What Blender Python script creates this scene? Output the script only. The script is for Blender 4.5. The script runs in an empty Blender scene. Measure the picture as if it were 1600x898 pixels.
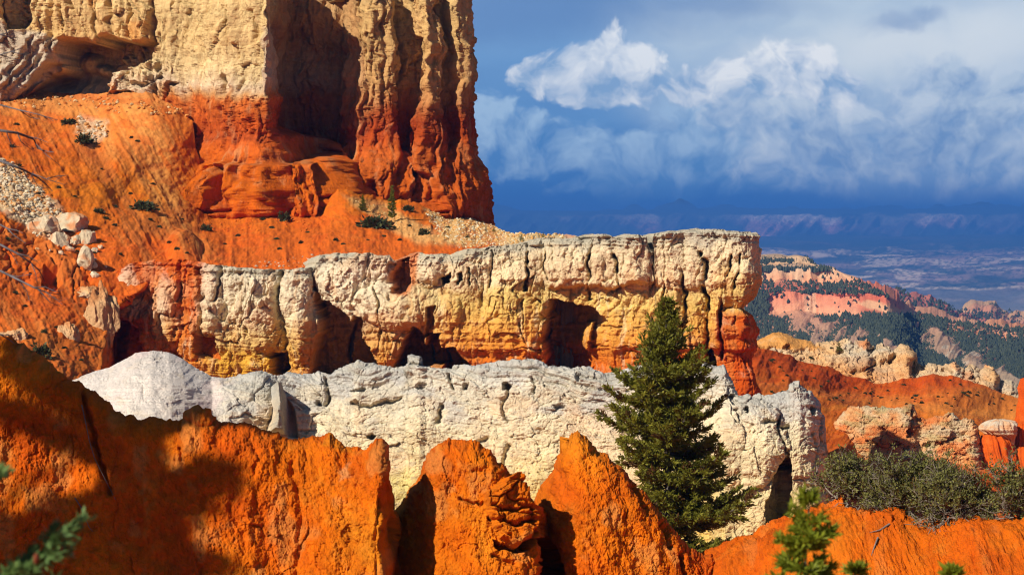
import bpy, bmesh, math, random
import numpy as np
from mathutils import Vector, Matrix
R = math.radians
scene = bpy.context.scene
COL = scene.collection

# ------------------------------------------------------------------ camera, sky, sun, exposure
LENS = 85.0
F = LENS / 36.0 * 1600.0        # focal length in photo pixels
HZ = 345.0                      # photo row of the true horizon
cam_d = bpy.data.cameras.new('camera')
cam_d.lens = LENS; cam_d.sensor_width = 36.0
cam_d.shift_y = -(449.0 - HZ) / 1600.0
cam_d.clip_start = 0.5; cam_d.clip_end = 200000.0
cam_d.dof.use_dof = True; cam_d.dof.focus_distance = 100.0; cam_d.dof.aperture_fstop = 5.0
cam = bpy.data.objects.new('camera', cam_d); COL.objects.link(cam)
cam.location = (0, 0, 0); cam.rotation_euler = (R(90), 0, 0)
scene.camera = cam

SUN_AZ = R(47)                  # degrees to the left of straight behind the camera
SUN_EL = R(35)
TO_SUN = Vector((-math.sin(SUN_AZ) * math.cos(SUN_EL), -math.cos(SUN_AZ) * math.cos(SUN_EL), math.sin(SUN_EL)))
sun_d = bpy.data.lights.new('sun', 'SUN'); sun_d.energy = 5.0; sun_d.angle = R(0.5); sun_d.color = (1.0, 0.945, 0.86)
sun = bpy.data.objects.new('sun', sun_d); COL.objects.link(sun)
sun.location = (-60, -60, 80)
sun.rotation_euler = TO_SUN.to_track_quat('Z', 'Y').to_euler()

scene.view_settings.view_transform = 'Standard'; scene.view_settings.look = 'None'
scene.view_settings.exposure = 0.25; scene.view_settings.gamma = 1.0
scene.view_settings.use_curve_mapping = False
cy = scene.cycles
cy.use_denoising = True
cy.max_bounces = 4; cy.diffuse_bounces = 1; cy.glossy_bounces = 1; cy.transmission_bounces = 2
cy.volume_bounces = 0; cy.transparent_max_bounces = 6
cy.use_adaptive_sampling = True; cy.adaptive_threshold = 0.01
cy.filter_width = 1.15
cy.sample_clamp_indirect = 4.0

def lin(c):
    c = np.asarray(c, dtype=np.float64) / 255.0
    return np.where(c <= 0.04045, c / 12.92, ((c + 0.055) / 1.055) ** 2.4)

class NT:
    """tiny helper for node trees"""
    def __init__(s, tree): s.t = tree; s.n = tree.nodes; s.l = tree.links
    def new(s, typ, **kw):
        nd = s.n.new(typ)
        for k, v in kw.items(): setattr(nd, k, v)
        return nd
    def put(s, sock, v):
        if isinstance(v, bpy.types.NodeSocket): s.l.new(v, sock)
        elif v is not None: sock.default_value = v
    def m(s, op, a, b=None, c=None, clamp=False):
        nd = s.new('ShaderNodeMath', operation=op); nd.use_clamp = clamp
        s.put(nd.inputs[0], a)
        if b is not None: s.put(nd.inputs[1], b)
        if c is not None: s.put(nd.inputs[2], c)
        return nd.outputs[0]
    def vm(s, op, a, b=None):
        nd = s.new('ShaderNodeVectorMath', operation=op); s.put(nd.inputs[0], a)
        if b is not None: s.put(nd.inputs[1], b)
        return nd.outputs[0]
    def mix(s, fac, a, b, blend='MIX'):
        nd = s.new('ShaderNodeMix', data_type='RGBA', blend_type=blend)
        s.put(nd.inputs[0], fac); s.put(nd.inputs[6], a); s.put(nd.inputs[7], b)
        return nd.outputs[2]
    def noise(s, vec, scale, detail=6, rough=0.55, dist=0.0, lac=2.0):
        nd = s.new('ShaderNodeTexNoise'); s.put(nd.inputs['Vector'], vec)
        nd.inputs['Scale'].default_value = scale; nd.inputs['Detail'].default_value = detail
        nd.inputs['Roughness'].default_value = rough; nd.inputs['Distortion'].default_value = dist
        nd.inputs['Lacunarity'].default_value = lac
        return nd
    def mapr(s, v, a, b, c, d, smooth=False):
        nd = s.new('ShaderNodeMapRange'); nd.interpolation_type = 'SMOOTHSTEP' if smooth else 'LINEAR'
        s.put(nd.inputs[0], v)
        for i, x in enumerate((a, b, c, d)): nd.inputs[i + 1].default_value = x
        return nd.outputs[0]
    def comb(s, x, y, z=0.0):
        nd = s.new('ShaderNodeCombineXYZ'); s.put(nd.inputs[0], x); s.put(nd.inputs[1], y); s.put(nd.inputs[2], z)
        return nd.outputs[0]
    def ramp(s, fac, stops, interp='LINEAR'):
        nd = s.new('ShaderNodeValToRGB'); cr = nd.color_ramp; cr.interpolation = interp
        while len(cr.elements) < len(stops): cr.elements.new(0.5)
        for e, (p, c) in zip(cr.elements, stops): e.position = p; e.color = (*c, 1)
        s.put(nd.inputs[0], fac)
        return nd.outputs[0]

# ---- world: Nishita sky with a storm front of cumulus in front of it, all by direction
world = bpy.data.worlds.new('World'); scene.world = world; world.use_nodes = True
w = NT(world.node_tree); w.n.clear()
sky = w.new('ShaderNodeTexSky', sky_type='NISHITA'); sky.sun_disc = False
sky.sun_elevation = SUN_EL; sky.sun_rotation = R(180) + SUN_AZ
sky.altitude = 2400; sky.air_density = 1.0; sky.dust_density = 0.6; sky.ozone_density = 2.0
tc = w.new('ShaderNodeTexCoord')
sep = w.new('ShaderNodeSeparateXYZ'); w.l.new(tc.outputs['Generated'], sep.inputs[0])
DX, DY, DZ = sep.outputs
az = w.m('ARCTAN2', DX, DY)                      # 0 = the way the canyon opens, radians
hyp = w.m('SQRT', w.m('ADD', w.m('MULTIPLY', DX, DX), w.m('MULTIPLY', DY, DY)))
el = w.m('ARCTAN2', DZ, hyp)
A = w.m('MULTIPLY', az, 10.0); E = w.m('MULTIPLY', el, 10.0)      # tenths of a radian
P = w.comb(A, E, 0.0)
elpx = w.m('SUBTRACT', HZ, w.m('MULTIPLY', E, F / 10))
def C(*c): return tuple(float(x) for x in lin(c)) + (1.0,)
def warp(vec, seed, scale, det, amp, rough=0.5):
    n_ = w.noise(w.vm('ADD', vec, (seed, seed * 0.7, 0)), scale, det, rough).outputs['Color']
    return w.vm('ADD', vec, w.vm('MULTIPLY', w.vm('SUBTRACT', n_, (0.5, 0.5, 0.5)), (amp, amp * 0.8, 0)))
PB = warp(warp(P, 2.2, 2.0, 3, 0.34), 5.1, 9.0, 4, 0.10)
def billow(vec, scale, det=3.0, rough=0.55):
    nd = w.new('ShaderNodeTexVoronoi', feature='SMOOTH_F1', voronoi_dimensions='2D'); nd.inputs['Scale'].default_value = scale
    nd.inputs['Detail'].default_value = det; nd.inputs['Roughness'].default_value = rough; nd.inputs['Lacunarity'].default_value = 2.1
    nd.inputs['Smoothness'].default_value = 0.35; w.l.new(vec, nd.inputs['Vector'])
    nd.normalize = True
    return w.m('SUBTRACT', 1.0, nd.outputs['Distance'])
def field(vec, blobs):
    s_ = w.new('ShaderNodeSeparateXYZ'); w.l.new(vec, s_.inputs[0]); o = None
    for px, py, rx, ry in blobs:
        a0 = math.atan((px - 800) / F) * 10; e0 = math.atan((HZ - py) / F) * 10
        dx = w.m('MULTIPLY', w.m('SUBTRACT', s_.outputs[0], a0), F / rx / 10)
        dy = w.m('MULTIPLY', w.m('SUBTRACT', s_.outputs[1], e0), F / ry / 10)
        d = w.m('SUBTRACT', 1.0, w.m('SQRT', w.m('ADD', w.m('MULTIPLY', dx, dx), w.m('MULTIPLY', dy, dy))))
        o = d if o is None else w.m('SMOOTH_MAX', o, d, 0.2)
    return o
lown = w.noise(w.vm('MULTIPLY', P, (0.7, 2.0, 1)), 1.5, 4, 0.5).outputs['Fac']
wisp = w.noise(w.vm('MULTIPLY', PB, (0.8, 1.6, 1)), 3.2, 6, 0.55).outputs['Fac']
# air: rain-dark blue under the front, brighter above
base = w.ramp(w.mapr(elpx, 420, -300, 0, 1), [(0.0, lin((40, 90, 160))), (0.10, lin((44, 98, 168))), (0.165, lin((56, 114, 180))),
      (0.22, lin((80, 134, 192))), (0.32, lin((106, 154, 204))), (0.45, lin((118, 162, 208))), (0.60, lin((118, 156, 202))), (1.0, lin((92, 134, 190)))])
base = w.mix(w.mapr(lown, 0.35, 0.7, 0.0, 0.35), base, C(62, 112, 174))
nish = w.mix(1.0, sky.outputs[0], (0.05, 0.05, 0.05, 1), 'MULTIPLY')
base = w.mix(w.mapr(el, 0.10, 0.30, 0.0, 0.85, True), base, nish)
col = base
# thin high veil to the right and a grey shelf along the top
veil = w.m('MULTIPLY', w.mapr(field(PB, [(1330, 60, 440, 130), (1520, 30, 420, 200), (1480, 230, 420, 120), (1250, 190, 300, 90)]), -0.10, 0.55, 0.0, 0.95, True), w.mapr(wisp, 0.25, 0.6, 0.6, 1.0))
col = w.mix(veil, col, C(188, 206, 222))
col = w.mix(w.mapr(field(PB, [(1420, 70, 180, 70), (1540, 60, 130, 90), (1240, 90, 120, 40)]), -0.2, 0.8, 0.0, 0.8, True), col, C(218, 226, 232))
col = w.mix(w.mapr(field(PB, [(860, 18, 330, 46), (1120, 8, 160, 26)]), -0.4, 0.8, 0.0, 0.55, True), col, C(98, 134, 184))
b0 = billow(PB, 5.2); b1 = billow(w.vm('ADD', PB, (-0.06, 0.07, 0)), 5.2)
def bank(col, blobs, nscale, rough_amp, edge, light, dark, amount, e_top, e_bot, kx=2.3):
    fb = field(PB, blobs)
    h = w.m('ADD', fb, w.m('MULTIPLY', w.m('SUBTRACT', b0, 0.62), rough_amp))
    m_ = w.m('MULTIPLY', w.mapr(h, 0.0, edge, 0.0, 1.0, True), amount)
    rel = w.m('MULTIPLY', w.m('SUBTRACT', b0, b1), kx)              # lit from the upper left
    sh = w.m('ADD', w.m('ADD', w.m('ADD', 0.5, rel), w.mapr(elpx, e_bot, e_top, -0.38, 0.34)), w.mapr(wisp, 0.3, 0.7, -0.14, 0.14), clamp=True)
    return w.mix(m_, col, w.mix(sh, dark, light))
col = bank(col, [(800, 232, 125, 54), (748, 192, 60, 52), (890, 240, 95, 40), (990, 258, 130, 40), (700, 215, 90, 64)], 5.0, 1.35, 0.36, C(166, 196, 224), C(84, 136, 192), 0.95, 175, 290)
col = bank(col, [(1060, 250, 100, 52), (1200, 282, 130, 34), (1130, 205, 120, 56), (1000, 300, 120, 24)], 5.0, 1.4, 0.42, C(160, 190, 220), C(92, 142, 194), 0.92, 180, 305)
col = bank(col, [(1250, 180, 160, 76), (1400, 235, 250, 76), (1480, 180, 140, 96), (1600, 230, 130, 90), (1350, 284, 230, 34), (1540, 285, 120, 34)], 4.2, 1.3, 0.36, C(198, 212, 226), C(124, 160, 202), 0.92, 130, 315)
col = bank(col, [(1180, 128, 125, 40), (1240, 112, 84, 50), (1100, 142, 70, 28), (1305, 138, 56, 44)], 5.5, 1.3, 0.32, C(232, 236, 240), C(140, 172, 208), 0.95, 85, 185)
col = bank(col, [(905, 118, 92, 46), (955, 92, 58, 44), (838, 118, 46, 34), (995, 118, 52, 44), (945, 148, 76, 30)], 5.5, 1.3, 0.30, C(230, 235, 240), C(134, 168, 206), 0.95, 62, 180)
col = bank(col, [(1490, 128, 42, 38), (1535, 185, 64, 58), (1592, 140, 30, 18), (1440, 230, 64, 48), (1290, 240, 60, 34)], 6.0, 1.3, 0.30, C(184, 202, 220), C(116, 152, 196), 0.85, 90, 270)
col = bank(col, [(1395, 18, 50, 28), (1440, 6, 46, 20)], 6.0, 1.5, 0.9, C(160, 180, 208), C(130, 158, 196), 0.7, 0, 40)
col = w.mix(w.mapr(elpx, 268, 345, 0.0, 0.95, True), col, base)
# the rest of the dome: scattered cloud
gen = w.noise(w.vm('MULTIPLY', tc.outputs['Generated'], (1, 1, 2.2)), 3.0, 7, 0.6).outputs['Fac']
side = w.m('MULTIPLY', w.mapr(gen, 0.48, 0.62, 0.0, 0.75, True), w.m('MAXIMUM', w.mapr(w.m('ABSOLUTE', az), 0.24, 0.40, 0, 1, True), w.mapr(el, 0.11, 0.25, 0, 1, True)))
side = w.m('MULTIPLY', side, w.mapr(el, 0.0, 0.05, 0, 1))
col = w.mix(side, col, C(104, 112, 124))
bg = w.new('ShaderNodeBackground'); bg.inputs['Strength'].default_value = 0.90
w.l.new(col, bg.inputs['Color'])
world.cycles.sampling_method = 'MANUAL'; world.cycles.sample_map_resolution = 256
wo = w.new('ShaderNodeOutputWorld'); w.l.new(bg.outputs[0], wo.inputs['Surface'])
# ------------------------------------------------------------------ noise on arrays
rng0 = np.random.RandomState(7)
TAB = rng0.rand(256, 256).astype(np.float32)
TAB2 = rng0.rand(256, 256).astype(np.float32)
TAB3 = rng0.rand(256, 256).astype(np.float32)
def vn(x, y, seed=0):
    x = np.asarray(x, np.float32) + seed * 17.13; y = np.asarray(y, np.float32) + seed * 9.77
    xi = np.floor(x); yi = np.floor(y); fx = x - xi; fy = y - yi
    fx = fx * fx * fx * (fx * (fx * 6 - 15) + 10); fy = fy * fy * fy * (fy * (fy * 6 - 15) + 10)
    xi = xi.astype(np.int32); yi = yi.astype(np.int32)
    x0 = xi & 255; x1 = (xi + 1) & 255; y0 = yi & 255; y1 = (yi + 1) & 255
    a = TAB[x0, y0]; b = TAB[x1, y0]; c = TAB[x0, y1]; d = TAB[x1, y1]
    a = a + (b - a) * fx; c = c + (d - c) * fx
    return (a + (c - a) * fy) * 2 - 1
def fbm(x, y, octs=4, seed=0, gain=0.5, lac=2.03):
    s = 0; amp = 1.0; tot = 0
    for o in range(octs):
        s = s + amp * vn(x, y, seed + o * 3); tot += amp
        amp *= gain; x = x * lac + y * 0.13; y = y * lac - x * 0.07
    return s / tot * 1.6
def ridged(x, y, octs=4, seed=0, gain=0.5):
    s = 0; amp = 1.0; tot = 0
    for o in range(octs):
        s = s + amp * (1 - np.abs(vn(x, y, seed + o * 5)) * 2); tot += amp
        amp *= gain; x = x * 2.07; y = y * 2.07
    return s / tot
def worley(x, y, seed=0, local=False):
    x = np.asarray(x, np.float32) + seed * 13.7; y = np.asarray(y, np.float32) + seed * 5.3
    xi = np.floor(x).astype(np.int32); yi = np.floor(y).astype(np.int32)
    f1 = np.full(x.shape, 9, np.float32); f2 = f1.copy(); idv = np.zeros(x.shape, np.float32)
    lx = np.zeros(x.shape, np.float32); ly = lx.copy(); h2 = lx.copy()
    for i in (-1, 0, 1):
        for j in (-1, 0, 1):
            cx = (xi + i) & 255; cy_ = (yi + j) & 255
            qx = xi + i + 0.1 + 0.8 * TAB[cx, cy_] - x; qy = yi + j + 0.1 + 0.8 * TAB2[cx, cy_] - y
            d = np.sqrt(qx * qx + qy * qy)
            near = d < f1
            f2 = np.where(near, f1, np.minimum(f2, d)); idv = np.where(near, TAB3[cx, cy_], idv)
            f1 = np.where(near, d, f1)
            if local: lx = np.where(near, -qx, lx); ly = np.where(near, -qy, ly); h2 = np.where(near, TAB2[cy_, cx], h2)
    return (f1, f2, idv, lx, ly, h2) if local else (f1, f2, idv)
def sst(a, b, x):
    t = np.clip((x - a) / (b - a), 0, 1); return t * t * (3 - 2 * t)
def seg_d(px, py, a, b):
    ax, ay = a; bx, by = b; dx, dy = bx - ax, by - ay
    t = np.clip(((px - ax) * dx + (py - ay) * dy) / max(dx * dx + dy * dy, 1e-9), 0, 1)
    return np.hypot(px - ax - t * dx, py - ay - t * dy)
def sub(px, py, pts, pad):
    xs = [p[0] for p in pts]; ys = [p[1] for p in pts]
    return (px > min(xs) - pad) & (px < max(xs) + pad) & (py > min(ys) - pad) & (py < max(ys) + pad)
def poly_in(px, py, pts, edge):
    """0 outside the outline .. 1 inside, ramping over `edge`"""
    out = np.zeros(px.shape, np.float32); m = sub(px, py, pts, edge + 1)
    if not m.any(): return out
    x = px[m]; y = py[m]; d = np.full(x.shape, 1e9); ins = np.zeros(x.shape, bool); n = len(pts)
    for i in range(n):
        a = pts[i]; b = pts[(i + 1) % n]
        d = np.minimum(d, seg_d(x, y, a, b))
        if a[1] != b[1]:
            c = ((a[1] > y) != (b[1] > y)) & (x < (b[0] - a[0]) * (y - a[1]) / (b[1] - a[1]) + a[0])
            ins ^= c
    out[m] = sst(-edge * 0.5, edge * 0.5, np.where(ins, d, -d)); return out
def line_in(px, py, pts, wd):
    out = np.zeros(px.shape, np.float32); m = sub(px, py, pts, wd * 3)
    if not m.any(): return out
    d = np.full(px[m].shape, 1e9)
    for a, b in zip(pts[:-1], pts[1:]): d = np.minimum(d, seg_d(px[m], py[m], a, b))
    out[m] = np.exp(-(d / wd) ** 2); return out
def bump(px, py, cx, cy_, rx, ry, p=1.0):
    r2 = ((px - cx) / rx) ** 2 + ((py - cy_) / ry) ** 2
    return np.clip(1 - r2, 0, 1) ** p
def alb(c): return lin(c) * 0.86
def prof(pts):
    a = np.array(pts, float); return lambda x: np.interp(x, a[:, 0], a[:, 1])
def ramp_c(t, stops):
    """colour from (value, photo rgb) stops -> linear albedo (n,3)"""
    ts = [s[0] for s in stops]; cs = np.array([alb(s[1]) for s in stops])
    return np.stack([np.interp(t, ts, cs[:, k]) for k in range(3)], -1)
def cmix(c, rgb, f):
    return c + (alb(rgb) - c) * np.clip(f, 0, 1)[..., None]
def cmul(c, f): return c * f[..., None]

# ------------------------------------------------------------------ objects
def tag(o, label=None, cat=None, group=None, kind=None):
    if label: o['label'] = label
    if cat: o['category'] = cat
    if group: o['group'] = group
    if kind: o['kind'] = kind
    return o
def empty(name, loc, rz=0.0):
    o = bpy.data.objects.new(name, None); COL.objects.link(o)
    o.location = loc; o.rotation_euler = (0, 0, rz); o.empty_display_size = 0.3
    return o
def mesh_np(name, V, faces, mat, parent=None, col=None, smooth=True, mat2=None, nmat1=0):
    """V (n,3); faces: (k,4) or (k,3) int array or a list of such arrays"""
    me = bpy.data.meshes.new(name)
    if not isinstance(faces, (list, tuple)): faces = [faces]
    faces = [np.asarray(f, np.int32) for f in faces if len(f)]
    me.vertices.add(len(V)); me.vertices.foreach_set('co', np.ascontiguousarray(V, np.float32).ravel())
    li = np.concatenate([f.ravel() for f in faces])
    cnt = np.concatenate([np.full(len(f), f.shape[1], np.int32) for f in faces])
    st = np.concatenate([[0], np.cumsum(cnt)[:-1]]).astype(np.int32)
    me.loops.add(len(li)); me.loops.foreach_set('vertex_index', li)
    me.polygons.add(len(cnt)); me.polygons.foreach_set('loop_start', st)
    me.polygons.foreach_set('use_smooth', np.full(len(cnt), smooth, bool))
    if col is not None:
        at = me.color_attributes.new('Col', 'FLOAT_COLOR', 'POINT')
        c4 = np.ones((len(V), 4), np.float32); c4[:, :3] = col
        at.data.foreach_set('color', c4.ravel())
    me.update(calc_edges=True)
    me.materials.append(mat)
    if mat2 is not None:
        me.materials.append(mat2)
        me.polygons.foreach_set('material_index', (np.arange(len(cnt)) >= nmat1).astype(np.int32))
    o = bpy.data.objects.new(name, me); COL.objects.link(o)
    if parent is not None: o.parent = parent
    return o
def grid_faces(nr, nc):
    i = np.arange(nr * nc).reshape(nr, nc)
    return np.stack([i[:-1, :-1], i[:-1, 1:], i[1:, 1:], i[1:, :-1]], -1).reshape(-1, 4)

# ------------------------------------------------------------------ materials
def rock_mat(name, bscale=1.0, bstr=0.5, stretch=(1, 1, 1), var=0.25, rough=0.92, hue=None, speck=0.0, spec=0.12):
    m = bpy.data.materials.new(name); m.use_nodes = True; n = NT(m.node_tree)
    b = n.n['Principled BSDF']
    co = n.new('ShaderNodeTexCoord').outputs['Object']
    co2 = n.vm('MULTIPLY', co, stretch)
    at = n.new('ShaderNodeAttribute', attribute_name='Col').outputs['Color']
    big = n.noise(co2, 0.25 * bscale, 5, 0.6).outputs['Fac']
    fin = n.noise(co2, 2.5 * bscale, 8, 0.68).outputs['Fac']
    k = n.m('ADD', n.mapr(big, 0.25, 0.75, 1 - var, 1 + var), n.mapr(fin, 0.25, 0.75, -var, var))
    c = n.mix(1.0, at, n.comb(k, k, k), 'MULTIPLY')
    if hue:
        hn = n.noise(n.vm('ADD', co2, (31, 17, 5)), 0.6 * bscale, 6, 0.6).outputs['Fac']
        c = n.mix(n.mapr(hn, 0.52, 0.72, 0, hue[1], True), c, (*[float(x) for x in alb(hue[0])], 1))
    if speck:
        sn = n.noise(n.vm('ADD', co, (3, 7, 1)), 6.0 * bscale, 3, 0.5).outputs['Fac']
        c = n.mix(n.mapr(sn, 0.62, 0.70, 0, speck, True), c, (0.05, 0.035, 0.025, 1))
    n.l.new(c, b.inputs['Base Color'])
    b.inputs['Roughness'].default_value = rough; b.inputs['Specular IOR Level'].default_value = spec
    bn = n.noise(co2, 2.2 * bscale, 10, 0.76).outputs['Fac']
    n2 = n.noise(n.vm('ADD', co2, (9, 4, 2)), 0.9 * bscale, 4, 0.6).outputs['Fac']
    cr = n.mapr(n.m('ABSOLUTE', n.m('SUBTRACT', n2, 0.5)), 0.0, 0.035, -0.13, 0.0)
    h = n.m('ADD', bn, cr)
    bp = n.new('ShaderNodeBump'); bp.inputs['Strength'].default_value = bstr; bp.inputs['Distance'].default_value = 0.35 / bscale
    n.l.new(h, bp.inputs['Height']); n.l.new(bp.outputs[0], b.inputs['Normal'])
    return m
def leaf_mat(name, c1, c2, transl=0.25, rough=0.6):
    m = bpy.data.materials.new(name); m.use_nodes = True; n = NT(m.node_tree)
    b = n.n['Principled BSDF']
    at = n.new('ShaderNodeAttribute', attribute_name='Col').outputs['Color']
    sepc = n.new('ShaderNodeSeparateColor'); n.l.new(at, sepc.inputs[0])
    nz = n.noise(n.new('ShaderNodeTexCoord').outputs['Object'], 2.0, 4, 0.6).outputs['Fac']
    f = n.m('ADD', n.m('MULTIPLY', sepc.outputs[0], 0.75), n.mapr(nz, 0.3, 0.7, -0.1, 0.35), clamp=True)
    c = n.mix(f, (*c1, 1), (*c2, 1))
    c = n.mix(sepc.outputs[1], c, (0.13, 0.05, 0.018, 1))        # green channel of the attribute: dry, brown leaves
    n.l.new(c, b.inputs['Base Color']); b.inputs['Roughness'].default_value = rough
    b.inputs['Specular IOR Level'].default_value = 0.25
    tr = n.new('ShaderNodeBsdfTranslucent'); n.l.new(c, tr.inputs['Color'])
    mx = n.new('ShaderNodeMixShader'); mx.inputs[0].default_value = transl
    n.l.new(b.outputs[0], mx.inputs[1]); n.l.new(tr.outputs[0], mx.inputs[2])
    n.l.new(mx.outputs[0], n.n['Material Output'].inputs['Surface'])
    return m
def bark_mat(name, c1, c2, scale=8):
    m = bpy.data.materials.new(name); m.use_nodes = True; n = NT(m.node_tree)
    b = n.n['Principled BSDF']; co = n.new('ShaderNodeTexCoord').outputs['Object']
    nz = n.noise(n.vm('MULTIPLY', co, (1, 1, 0.25)), scale, 6, 0.65).outputs['Fac']
    n.l.new(n.mix(n.mapr(nz, 0.3, 0.7, 0, 1), (*c1, 1), (*c2, 1)), b.inputs['Base Color'])
    b.inputs['Roughness'].default_value = 0.9; b.inputs['Specular IOR Level'].default_value = 0.15
    bp = n.new('ShaderNodeBump'); bp.inputs['Strength'].default_value = 0.6; bp.inputs['Distance'].default_value = 0.03
    n.l.new(nz, bp.inputs['Height']); n.l.new(bp.outputs[0], b.inputs['Normal'])
    return m
M_CLIFF = rock_mat('cliff_rock', 0.75, 0.85, (1, 1, 0.45), 0.20, hue=((236, 196, 140), 0.30))
M_WALL = rock_mat('limestone_wall', 1.1, 0.9, (1, 1, 0.9), 0.17, hue=((250, 226, 180), 0.30))
M_WHITE = rock_mat('white_limestone', 1.6, 0.85, (1, 1, 1.3), 0.17, hue=((235, 206, 160), 0.35))
M_CLAY = rock_mat('orange_clay', 3.0, 0.9, (1, 1, 0.6), 0.20, hue=((232, 146, 46), 0.35))
M_SLOPE = rock_mat('orange_talus', 0.8, 0.45, (1, 1, 1), 0.15, hue=((232, 140, 60), 0.30), speck=0.0)
M_FAR = rock_mat('mesa_rock', 0.06, 0.4, (1, 1, 1.0), 0.16)
M_VAL = rock_mat('valley_floor', 0.004, 0.2, (1, 1, 1), 0.18)
M_STONE = rock_mat('pale_boulder', 2.2, 0.55, (1, 1, 1), 0.13)

# ------------------------------------------------------------------ relief builders
SURF = {}
def remember(name, V): 
    px = 800 + V[..., 0] / V[..., 1] * F; py = HZ - V[..., 2] / V[..., 1] * F
    SURF[name] = (V.reshape(-1, 3), px.ravel(), py.ravel())
def at(name, px, py, nearest=False):
    """world point of a built surface seen at this photo position (front-most close vertex)"""
    V, X, Y = SURF[name]; d = (X - px) ** 2 + (Y - py) ** 2
    lim = max(d.min() * 2.0, 6.0); c = np.where(d <= lim)[0]
    k = c[np.argmin(V[c, 1])]; return V[k].copy()

def grid_normals(V):
    du = np.gradient(V, axis=1); dv = np.gradient(V, axis=0)
    n = np.cross(du, dv); n /= np.linalg.norm(n, axis=-1, keepdims=True) + 1e-9
    s = np.where(n[..., 1:2] > 0, -1.0, 1.0)
    return n * s

def relief(name, px0, px1, nu, nv, top, bot, depth, detail, mat, back=(6, 3.0, 14), crest_noise=None, parent=None, nmix=1.0):
    """a solid hill, fin or ridge: crest line `top`, ground plan `depth(px, py, t)`; detail -> (offset m, albedo)"""
    px = np.linspace(px0, px1, nu)[None, :]
    v = np.linspace(0, 1, nv)[:, None]
    tp = top(px)
    cn = crest_noise(px) if crest_noise is not None else 0 * px
    bt = np.maximum(bot(px), tp + 4)
    py = bt + (tp - bt) * v
    py = py + cn * np.exp(-(py - tp) / 9.0)
    pxg = np.broadcast_to(px, py.shape).astype(np.float64)
    D = depth(pxg, py, py - tp)
    V = np.stack([(pxg - 800) / F * D, D, (HZ - py) / F * D], -1)
    N = grid_normals(V)
    if nmix < 1: 
        N = N * nmix + np.array([0, -1.0, 0]) * (1 - nmix); N /= np.linalg.norm(N, axis=-1, keepdims=True)
    off, col = detail(pxg, py, V, py - tp)
    V = V + N * off[..., None]
    nb, dist, drop = back
    t = (np.arange(1, nb + 1) / nb)[:, None]
    crest = V[-1]
    B = np.repeat(crest[None], nb, 0).copy()
    B[..., 1] += dist * t * (crest[None, :, 1] / np.mean(crest[:, 1]))
    B[..., 0] *= B[..., 1] / crest[None, :, 1]
    B[..., 2] -= drop * t ** 1.6
    B[..., 2] += 0.03 * dist * fbm(B[..., 0] / dist * 5, B[..., 1] / dist * 5, 4, 5) * np.minimum(t * 3, 1)
    allV = np.concatenate([V, B], 0)
    colB = np.repeat(col[-1][None], nb, 0)
    o = mesh_np(name, allV.reshape(-1, 3), grid_faces(nv + nb, nu), mat, parent, np.concatenate([col, colB], 0).reshape(-1, 3))
    remember(name, np.concatenate([V, B[:1]], 0))
    SURF[o.name] = SURF[name]
    return o

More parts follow.
